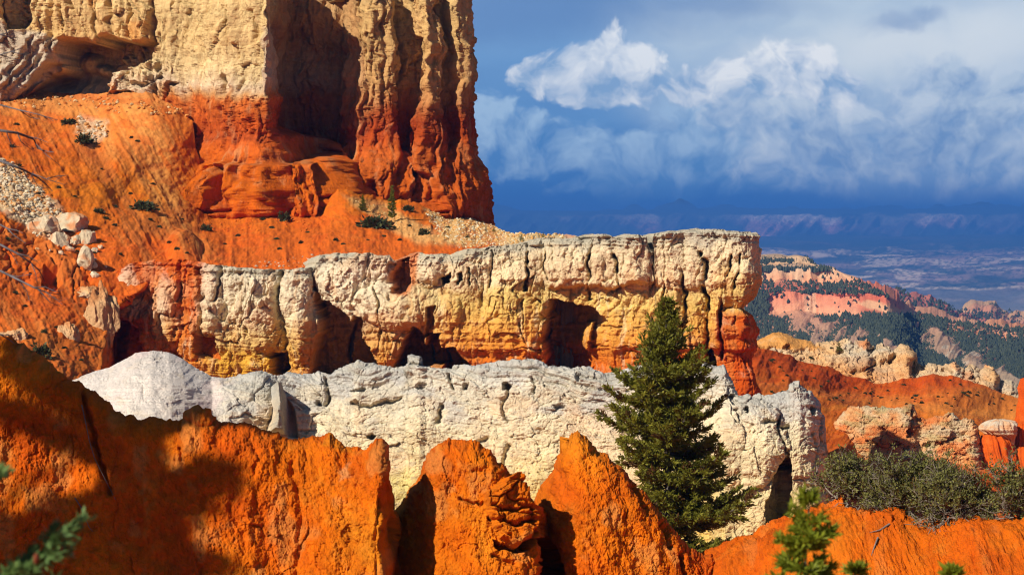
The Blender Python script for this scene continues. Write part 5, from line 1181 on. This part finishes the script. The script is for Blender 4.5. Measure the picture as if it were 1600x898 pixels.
def conifer(name, base, height, env, nbr, tuft_l, tuft_w, per, mat, seed, trunk_r=None, dens=1.0, droop=0.15, brown=0.03, bare=0.0, tilt=(0, 0), tufts=5, irr=0.5):
    """env(frac height, azimuth) -> branch reach in metres"""
    rs = np.random.RandomState(seed); root = empty(name, base)
    H = height; tr = trunk_r or H * 0.022
    zz = np.linspace(0, H, 14); wob = 0.012 * H * np.stack([fbm(zz / H * 4, zz * 0 + 3, 3, seed % 40), fbm(zz / H * 4, zz * 0 + 9, 3, seed % 40)], -1)
    wob = wob + np.outer(zz / H, np.array(tilt))
    tp_ = np.concatenate([wob, zz[:, None]], 1); trunk = Bag()
    trunk.add(*tube(tp_, tr * (1 - 0.93 * (zz / H) ** 0.85) + 0.004, 10)); trunk.build('trunk', M_BARK, root)
    limbs = Bag(); leaf = Bag()
    for b in range(nbr):
        f = 1 - (1 - bare) * ((b + rs.rand()) / nbr) ** 0.95 if b > 3 else 0.985
        a = b * 2.39996 + rs.normal() * 0.35
        L = env(f, a) * (1.12 - irr * rs.rand() ** 1.1 * (1.0 if rs.rand() < 0.8 else 1.5))
        if rs.rand() < 0.10: L *= 1.15
        if L < 0.03 * H / 10: L = 0.03 * H / 10
        e0 = np.interp(f, [0, 0.35, 0.7, 1], [-0.22, 0.0, 0.35, 1.1]) + rs.normal() * 0.13
        st_ = np.array([np.interp(f * H, zz, wob[:, 0]), np.interp(f * H, zz, wob[:, 1]), f * H])
        nseg = 6; t = np.linspace(0, 1, nseg)[:, None]
        da = rs.normal() * 0.25
        aa = a + da * t; hx = L * t * math.cos(e0)
        up = L * (math.sin(e0) * t - droop * np.sin(t * 2.2) + (droop + 0.10) * t ** 2.4)
        P_ = st_ + np.concatenate([np.cos(aa) * hx, np.sin(aa) * hx, up], 1)
        r0 = tr * 0.28 * (0.35 + 0.65 * (1 - f)) + 0.0016 * H * 0.3
        limbs.add(*tube(P_, r0 * (1 - 0.85 * t[:, 0]), 5))
        tone0 = rs.rand()
        ntw = max(4, int(per * L / max(env(0.3, 0), 0.2) * dens + 3))
        for q in range(ntw):
            tt = 0.18 + 0.82 * (q + rs.rand()) / ntw
            p0 = np.array([np.interp(tt, t[:, 0], P_[:, k]) for k in range(3)])
            d0 = P_[-1] - P_[max(0, int(tt * 4))]; d0 = d0 / (np.linalg.norm(d0) + 1e-9)
            side = np.cross(d0, (0, 0, 1)); side /= np.linalg.norm(side) + 1e-9
            sg = 1 if (q % 2) else -1
            dd = d0 * (0.5 + 0.5 * rs.rand()) + side * sg * (0.9 + 0.3 * rs.rand()) * (0.25 + 0.9 * (1 - tt) ** 0.4) + np.array([0, 0, rs.normal() * 0.22 + 0.05])
            dd /= np.linalg.norm(dd)
            tl = L * (0.16 + 0.30 * (1 - tt)) * (0.6 + 0.7 * rs.rand()) + tuft_l * 0.6
            if rs.rand() < 0.55: limbs.add(*tube([p0, p0 + dd * tl], [r0 * 0.25, r0 * 0.08], 3))
            m_ = max(2, int(tufts * tl / (tuft_l * 2.0)))
            u = rs.rand(m_ * 7, 1); cen = p0 + dd * tl * (0.05 + 0.95 * u) + rs.normal(size=(m_ * 7, 3)) * tuft_l * 0.16
            dr = dd + rs.normal(size=(m_ * 7, 3)) * 0.55 + np.array([0, 0, 0.15])
            c = np.zeros((m_ * 7, 3)); c[:, 0] = np.clip(0.15 + 0.55 * tone0 * rs.rand() + 0.35 * rs.rand(m_ * 7), 0, 1)
            if rs.rand() < brown: c[:, 1] = 0.9
            leaf.add(*blades(cen, dr, tuft_l, tuft_w, rs, c))
    nl = sum(len(x) for x in limbs.F)
    mesh_np('crown', np.concatenate(limbs.V + leaf.V), np.concatenate([np.concatenate(limbs.F), np.concatenate(leaf.F) + limbs.n]), M_BARK, root,
            np.concatenate(limbs.C + leaf.C), False, mat, nl)
    return root

# ---- the big conifer in the middle
DT = 98.0; s = DT / F
pyt, lft = np.array([470, 488, 505, 530, 550, 580, 610, 640, 690, 735, 780, 820, 860, 910]), np.array([3, 13, 22, 26, 36, 58, 84, 92, 80, 64, 56, 56, 50, 30])
rgt = np.array([3, 13, 24, 40, 58, 60, 86, 86, 92, 100, 128, 142, 122, 60])
ztop, zbase = (HZ - 470) / F * DT, (HZ - 915) / F * DT; HT = ztop - zbase
def env_t(f, a):
    py = 915 - f * 445; c = math.cos(a)
    l, r_ = np.interp(py, pyt, lft), np.interp(py, pyt, rgt)
    return float((r_ * (1 + c) / 2 + l * (1 - c) / 2) * s) * (0.94 if abs(c) > 0.5 else 0.85) * (1.0 + 0.30 * float(fbm(np.array([a * 1.3]), np.array([f * 7.0]), 3, 9)[0]))
t_ = conifer('conifer', ((1042 - 800) * s, DT, zbase), HT, env_t, 195, 0.21, 0.036, 15, M_FIR, 4, trunk_r=0.20, brown=0.06, tilt=(-0.1, 0), tufts=5, irr=0.62)
tag(t_, 'big dense dark green conifer standing in front of the white wall', 'tree')

# ---- young conifers poking up at the lower right, close to the camera
def sapling(px, py_top, D, w_px, h_px, seed, label, nbr=26, lean=0.0):
    s = D / F
    def env_s(f, a): return float(np.interp(f, [0, 0.5, 0.75, 0.88, 0.96, 1], [1.0, 1.0, 0.95, 0.80, 0.35, 0.12]) * w_px * s)
    o = conifer('sapling', ((px - 800) * s, D, (HZ - py_top - h_px) * s), h_px * s, env_s, nbr, 0.058 * D / 14, 0.0085 * D / 14, 10, M_YOUNG, seed, trunk_r=0.011 * D / 14, brown=0.0, tilt=(lean, 0), tufts=6, droop=0.05, irr=0.85)
    return tag(o, label, 'young tree')
sapling(1246, 782, 14, 44, 330, 14, 'bright green young conifer with bare grey stem, blurred, in front of the clay mound', 46, 0.07)
sapling(1338, 893, 14.5, 26, 240, 15, 'tip of a small bright green conifer right of the grey-stemmed one at the bottom edge', 26)
sapling(1486, 897, 14.5, 16, 230, 16, 'tiny yellow-green conifer tip farthest right at the bottom edge', 22)

# ---- near conifer at the lower left corner: only its outer boughs reach into view
def env_n(f, a): return float(np.interp(f, [0, 0.6, 0.70, 0.735, 0.755, 0.79, 0.815, 1], [0.86, 0.80, 0.74, 0.58, 0.50, 0.47, 0.36, 0.05]) * (0.12 + 0.88 * max(0.0, math.cos(a + 0.2))))
nb_ = conifer('near_conifer', (-2.47, 9.2, -4.28), 4.2, env_n, 150, 0.052, 0.0085, 24, M_BLUE, 24, trunk_r=0.05, brown=0.01, tufts=6)
tag(nb_, 'blue-green conifer boughs, out of focus, reaching in at the lower left corner', 'tree')
# a small cone on its outermost bough
cone = Bag(); V, Fc = rock_np(7, 2)
cone.add(V * (0.016, 0.016, 0.024), Fc)
M_CONE = bark_mat('cone_scales', (0.10, 0.02, 0.008), (0.26, 0.07, 0.03), 60)
s = 8.9 / F; co_ = cone.build('seed_cone', M_CONE, nb_); co_.location = ((57 - 800) * s + 2.47, 8.9 - 9.2, (HZ - 872) * s + 4.28)

# ---- tall pines on the rim to the left, out of view; their shade lies on the clay ridge
def env_a(f, a): return float(np.interp(f, [0, 0.3, 0.32, 0.7, 0.9, 0.97, 1], [0, 0, 2.4, 2.8, 2.1, 1.3, 0.4]) * (1 + 0.3 * math.sin(3 * a)))
def env_b(f, a): return float(np.interp(f, [0, 0.7, 0.78, 0.82, 0.92, 1], [0, 0, 2.6, 3.4, 2.6, 0.5]) * (1 + 0.3 * math.sin(3 * a + 1)))
PINES = [((-29.9, 42.4, -6.0), 18.7, 61, 0.32, 46, env_a, 'tall pine on the rim left of the view, the one nearer to the ridge'), ((-32.7, 42.4, -5.6), 26.0, 65, 0.77, 22, env_b, 'tallest pine on the rim left of the view, bare-stemmed with a high crown')]
for p, h, sd, br, nb, ev, lab in PINES:
    o = conifer('pine_tree', p, h, ev, nb, 0.34, 0.05, 9, M_FIR, sd, trunk_r=0.20, bare=br, tufts=4); tag(o, lab, 'tree')

# ---- dead tree whose bare twigs cross the upper left
DD = 28.0; s = DD / F
dead = empty('dead_tree', ((-120 - 800) * s, DD, (HZ - 760) * s)); tag(dead, 'leafless dead tree whose bare twigs reach in from the left edge', 'dead tree')
ox, oy, oz = dead.location
def W3(px, py, dy=0.0): D = DD + dy; return np.array([(px - 800) / F * D, D, (HZ - py) / F * D]) - np.array((ox, oy, oz))
tb = Bag(); tb.add(*tube([W3(-120, 780), W3(-124, 560), (W3(-116, 330)), W3(-122, 120), W3(-112, -40)], [0.11, 0.09, 0.075, 0.05, 0.012], 9)); tb.build('trunk', M_DEAD, dead)
rs = np.random.RandomState(8)
BR = [([(-118, 150), (-50, 182), (0, 204), (27, 208), (41, 213), (53, 218), (59, 232), (70, 236), (84, 238)], 5, [[(41, 213), (58, 216), (75, 223)], [(56, 225), (74, 243), (93, 258)], [(27, 208), (33, 222), (52, 236)], [(10, 206), (16, 222), (21, 236)]]),
      ([(-118, 200), (-60, 228), (0, 251), (16, 257), (36, 265), (60, 278), (72, 288), (82, 299)], 5.5, [[(50, 271), (76, 281), (102, 289)], [(74, 279), (90, 275), (103, 274)], [(36, 265), (44, 282), (47, 292)], [(16, 257), (24, 266), (26, 278)], [(48, 272), (60, 292), (70, 303)]]),
      ([(-118, 330), (-60, 358), (0, 382), (27, 396), (49, 411), (62, 423), (70, 440)], 4, [[(27, 396), (44, 400), (58, 408)], [(49, 411), (56, 428), (58, 441)], [(10, 386), (22, 402), (28, 414)]]),
      ([(-118, 372), (-60, 400), (0, 423), (27, 436), (53, 449), (71, 456), (93, 460)], 4.5, [[(71, 456), (86, 466), (98, 476)], [(53, 449), (70, 448), (88, 456)], [(30, 438), (42, 455), (46, 470)], [(60, 452), (78, 472), (94, 478)], [(12, 429), (28, 432), (50, 428)]]),
      ([(-118, 20), (-60, 36), (0, 54), (14, 58), (22, 64)], 3.0, [[(0, 54), (12, 52), (22, 48)]]),
      ([(-118, 100), (-50, 98), (0, 86), (20, 80), (36, 75)], 2.6, [[(0, 86), (14, 90), (26, 94)], [(18, 81), (30, 84), (44, 88)]]),
      ([(-118, 120), (-50, 148), (0, 164), (30, 172), (60, 179), (90, 188)], 3.0, [[(30, 172), (48, 184), (62, 186)], [(60, 179), (76, 184), (84, 190)]]),
      ([(-118, 470), (-60, 498), (0, 522), (14, 530), (24, 538)], 3.2, [[(0, 522), (16, 524), (26, 522)]]),
      ([(-118, 300), (-60, 326), (0, 351), (12, 357), (20, 366), (40, 380)], 2.6, [[(12, 357), (26, 360), (36, 364)]])]
for main, w0, tw in BR:
    b = Bag(); ph = rs.rand() * 3
    pts = [W3(x, y, 0.35 * math.sin(i * 0.9 + ph) * min(1, i / 2)) for i, (x, y) in enumerate(main)]
    b.add(*tube(pts, np.linspace(w0, 0.9, len(pts)) * s * 0.62, 6))
    for t in tw:
        i0 = min(range(len(main)), key=lambda i: abs(main[i][0] - t[0][0]) + abs(main[i][1] - t[0][1])); dy0 = 0.35 * math.sin(i0 * 0.9 + ph) * min(1, i0 / 2)
        b.add(*tube([W3(x, y, dy0 + 0.2 * i * (rs.rand() - .5)) for i, (x, y) in enumerate(t)], np.linspace(1.6, 0.6, len(t)) * s * 0.6, 5))
        for k in range(3):
            u = 0.3 + 0.6 * rs.rand(); x = t[0][0] + (t[-1][0] - t[0][0]) * u; y = t[0][1] + (t[-1][1] - t[0][1]) * u
            b.add(*tube([W3(x, y, dy0), W3(x + 8 + 8 * rs.rand(), y + rs.normal() * 8 + 4, dy0 + 0.1)], [0.7 * s * 0.6, 0.35 * s * 0.6], 4))
    b.build('branch', M_DEAD, dead)

# ---- bushes along the crest of the mound
def bush(px, py, D, rx_px, rz_px, seed, label, nst=26, leaves=9000, down=0.25, ry=1.0):
    s = D / F; rs = np.random.RandomState(seed); root = empty('bush', ((px - 800) * s, D, (HZ - py) * s)); tag(root, label, 'bush', 'bushes on the clay mound')
    wood = Bag(); leaf = Bag(); tips = []
    rx, rz = rx_px * s, rz_px * s
    for k in range(nst):
        a = rs.rand() * 2 * math.pi; e = rs.uniform(0.05, 1.35) if rs.rand() > down else rs.uniform(-0.7, 0.1)
        L = 0.55 + 0.5 * rs.rand()
        end = np.array([math.cos(a) * math.cos(e) * rx, math.sin(a) * math.cos(e) * rx * 0.7 * ry, math.sin(e) * rz]) * L
        if e < 0: end = end * np.array([0.6, 0.6, 0.9]); end[1] = -abs(end[1]) - 0.3
        n = 6; t = np.linspace(0, 1, n)[:, None]
        st_ = np.array([rs.normal() * 0.22 * rx, rs.normal() * 0.12 * rx, 0.0])
        P_ = st_ + (end - st_) * t + np.concatenate([rs.normal(size=(n, 2)) * 0.05 * rx, np.sin(t * 3.1) * 0.10 * rz * rs.normal()], 1) * (t * (1.2 - t) * 3)
        wood.add(*tube(P_, 0.028 * (1 - 0.8 * t[:, 0]) * (0.5 + rs.rand()), 5))
        for q in range(16):
            tt = 0.3 + 0.7 * rs.rand(); p0 = np.array([np.interp(tt, t[:, 0], P_[:, c]) for c in range(3)])
            d = (end - st_); d /= np.linalg.norm(d); d = d + rs.normal(size=3) * 0.75 + np.array([0, 0, 0.35 if e > 0 else -0.1]); d /= np.linalg.norm(d)
            tl = rx * 0.32 * (0.4 + rs.rand())
            mid = p0 + d * tl * 0.5 + rs.normal(size=3) * 0.05
            wood.add(*tube([p0, mid, p0 + d * tl], [0.014, 0.009, 0.004], 3))
            for g in range(2):
                d2 = d + rs.normal(size=3) * 0.7; d2 /= np.linalg.norm(d2); wood.add(*tube([mid, mid + d2 * tl * 0.5], [0.008, 0.003], 3)); tips.append((mid, d2, tl * 0.5, e))
            tips.append((p0, d, tl, e))
    good = [t for t in tips if t[3] > -0.02 or rs.rand() < 0.12]
    per = max(4, int(1.6 * leaves / len(good)))
    for p0, d, tl, e in good:
        if rs.rand() < 0.48: continue
        u = rs.rand(per, 1); cen = p0 + d * tl * (0.15 + 0.95 * u) + rs.normal(size=(per, 3)) * 0.035
        dr = d + rs.normal(size=(per, 3)) * 0.8 + np.array([0, 0, 0.3])
        c = np.zeros((per, 3)); c[:, 0] = np.clip(rs.rand() * 0.6 + 0.4 * rs.rand(per), 0, 1); c[:, 1] = 0.75 if rs.rand() < 0.10 else 0
        leaf.add(*blades(cen, dr, 0.085, 0.021, rs, c))
    wood.build('stems', M_STEM, root); leaf.build('leaves', M_SAGE, root, smooth=False)
    return root
bush(1330, 778, 64.6, 74, 66, 31, 'sparse grey-green bush at the left end of the bush row on the mound', 26, 7000, 0.1)
bush(1415, 788, 63.6, 72, 76, 35, 'tallest grey-green bush, in the middle of the bush row on the mound', 34, 12000, 0.15)
bush(1490, 800, 62.6, 82, 74, 33, 'widest dark bush with bare roots hanging down the clay bank', 40, 13000, 0.30)
bush(1596, 806, 62.0, 66, 82, 34, 'grey-green bush with bleached bare stems at the right edge', 30, 8500, 0.28)
# dead roots lying on the clay
rs = np.random.RandomState(12)
for pts, lab in (([(1388, 817), (1375, 826), (1360, 831)], 'short dark dead root on the clay below the bushes, upper of two'), ([(1372, 838), (1366, 850), (1360, 866)], 'thin crooked dead root on the clay below the bushes, lower of two')):
    P3 = [at('clay_mound', x, y) + np.array((0, -0.03, 0.02)) for x, y in pts]; c0 = P3[0].copy()
    b = Bag(); b.add(*tube([p - c0 for p in P3], [0.026, 0.020, 0.008], 6)); o = b.build('dead_root', M_BARK); o.location = c0; tag(o, lab, 'root')
# pale twigs on the shaded ridge
for pts, lab in (([(117, 776), (126, 790), (133, 805), (142, 824), (147, 830)], 'pale bare root lying in the tree shade on the clay ridge'), ([(128, 632), (136, 660), (142, 690), (150, 716), (168, 752), (180, 780)], 'long thin root trailing down the shaded clay ridge')):
    P3 = [at('clay_ridge', x, y) + np.array((0, -0.04, 0.03)) for x, y in pts]; c0 = P3[0].copy()
    b = Bag(); b.add(*tube([p - c0 for p in P3], np.linspace(0.015, 0.006, len(P3)), 6)); o = b.build('dead_root', M_BARK); o.location = c0; tag(o, lab, 'root')

# ---- small shrubs
def shrub_mesh(seed, tall=0.8):
    rs = np.random.RandomState(seed); b = Bag(); n = 420
    d = rs.normal(size=(n, 3)); d[:, 2] = np.abs(d[:, 2]); d /= np.linalg.norm(d, axis=1, keepdims=True)
    lump = 0.75 + 0.35 * fbm(d[:, 0] * 2 + 5, d[:, 1] * 2 + d[:, 2] * 2, 3, seed)
    cen = d * (rs.rand(n, 1) ** 0.4) * lump[:, None] * (1, 1, tall)
    c = np.zeros((n, 3)); c[:, 0] = rs.rand(n) * 0.8; c[:, 1] = (rs.rand(n) < 0.12) * 0.7
    b.add(*blades(cen, d + rs.normal(size=(n, 3)) * 0.6, 0.34, 0.085, rs, c))
    for k in range(5):
        e = rs.normal(size=3); e[2] = abs(e[2]) + 0.4; e /= np.linalg.norm(e); b.add(*tube([(0, 0, -0.1), e * 0.7], [0.04, 0.015], 4))
    return b
sh_bags = [shrub_mesh(50 + k, (0.7, 0.9, 0.55, 1.0)[k]) for k in range(4)]
sh_me = []
for b in sh_bags:
    o = b.build('shrub', M_SHRUB, None, False); sh_me.append(o.data); bpy.data.objects.remove(o)
def shrub(surf, px, py, r_px, k, label, group, sx=1.0, tilt=0.0):
    p = at(surf, px, py + r_px * 0.4); s = p[1] / F
    o = bpy.data.objects.new('shrub', sh_me[k % 4]); COL.objects.link(o)
    o.location = p; o.rotation_euler = (0, tilt, k * 1.7); o.scale = (r_px * s * sx, r_px * s, r_px * s * 1.1)
    return tag(o, label, 'shrub', group)
NAMED = [(226, 318, 15, 1.15, 'largest dark shrub on the left orange slope, in the pale chute'), (134, 216, 12, 1.3, 'dark shrub in the pale rubble patch under the alcove'), (109, 187, 9, 1.2, 'dark shrub at the top of the rubble patch under the alcove'),
         (445, 337, 10, 0.8, 'green shrub at the foot of the fluted orange buttress'), (586, 344, 18, 1.3, 'broad dark shrub low in the gully right of the buttress'), (322, 354, 8, 1.1, 'shrub by the chute just left of the orange buttress'), (154, 326, 8, 1.0, 'shrub on the slope above and right of the boulder pile'),
         (66, 546, 15, 1.0, 'dark shrub just above the shaded clay ridge, lower left'), (638, 322, 9, 0.9, 'shrub beside the small firs at the cliff foot'), (662, 360, 8, 1.1, 'shrub at the edge of the pale rubble chute right of the gully')]
for k, (x, y, r, sx, lab) in enumerate(NAMED): shrub('talus_slope', x, y, r * 1.25, k, lab, 'shrubs on the left slope', sx)
rs = np.random.RandomState(21)
SM = [(25, 191, 5), (20, 226, 6), (31, 256, 5), (92, 290, 5), (118, 304, 4), (166, 338, 6), (180, 348, 5), (181, 320, 4), (264, 376, 5), (275, 386, 5), (292, 392, 4), (250, 352, 4), (236, 340, 5), (205, 300, 4), (396, 326, 5), (410, 340, 5), (425, 352, 5), (436, 386, 4), (432, 370, 5), (470, 376, 5), (480, 360, 4), (526, 372, 5), (536, 378, 4),
      (32, 389, 6), (12, 371, 5), (205, 212, 4), (216, 218, 4), (160, 262, 3), (240, 285, 4), (190, 395, 4), (148, 392, 4), (120, 390, 4), (88, 508, 5), (70, 515, 6), (100, 540, 5), (128, 560, 4), (40, 475, 5), (25, 455, 5), (352, 378, 4), (372, 365, 4), (600, 366, 5), (625, 372, 4), (575, 372, 3), (640, 350, 4), (700, 352, 4), (730, 368, 4), (286, 340, 3), (60, 300, 4)]
for k, (x, y, r) in enumerate(SM): shrub('talus_slope', x, y, r * 0.85, k, 'tiny dark shrub dotting the orange slope below the great cliff', 'tiny shrubs on the left slope', 1.1 + 0.4 * rs.rand())
n = 0
while n < 75:
    x = rs.uniform(1190, 1590); y = rs.uniform(556, 640); tpy = topRS(x)
    if y < tpy + 6 or y > tpy + 60 or (y > 632 and x < 1530) or x < 1200 + (y - 600) * 0.2: continue
    dn = np.exp(-((y - (617 + 0.01 * (x - 1400))) / 8) ** 2)
    if rs.rand() > 0.35 + 0.8 * dn: continue
    shrub('orange_slope', x, y, rs.uniform(1.4, 3.4), n, 'tiny dark shrub dotting the orange slope right of the long wall', 'tiny shrubs on the right slope', 1.5); n += 1
# ---- small firs
def small_fir(px, py_base, h_px, w_px, D, seed, label, nbr=60):
    s = D / F
    def ev(f, a): return float(np.interp(f, [0, 0.15, 1], [0.8, 1, 0.06]) * w_px * s)
    o = conifer('small_fir', ((px - 800) * s, D, (HZ - py_base) * s), h_px * s, ev, nbr, 0.045 * h_px * s, 0.011 * h_px * s, 7, M_FIR, seed, brown=0.02, tufts=3, irr=0.75)
    return tag(o, label, 'tree', 'small firs')
p = at('talus_slope', 566, 322); small_fir(567, 328, 22, 7, p[1] - 1, 71, 'low blue-green fir at the head of the gully under the cliff')
p = at('talus_slope', 614, 340); small_fir(613, 338, 46, 7, p[1] - 2, 72, 'slender dark fir against the shaded foot of the great cliff', 46)
small_fir(815, 376, 11, 4, 258, 73, 'left one of two tiny firs on the skyline above the long wall', 30)
small_fir(849, 376, 12, 4, 256, 74, 'right one of two tiny firs on the skyline above the long wall', 30)
small_fir(772, 362, 7, 4, 284, 75, 'tiny dark fir on the skyline at the right foot of the great cliff', 30)
small_fir(1311, 548, 15, 6, 321, 76, 'small lone tree on top of the pale rock ridge', 30)
for k, (x, y, r, lab) in enumerate(((1313, 543, 5, 'round dark shrub on the pale rock ridge under the lone tree'), (1268, 556, 4, 'dark shrub at the front foot of the pale rock ridge'), (1298, 541, 3, 'small dark shrub left of the lone tree on the pale rock ridge'))): shrub('rock_ridge', x, y, r, k, lab, 'shrubs on the pale ridge')
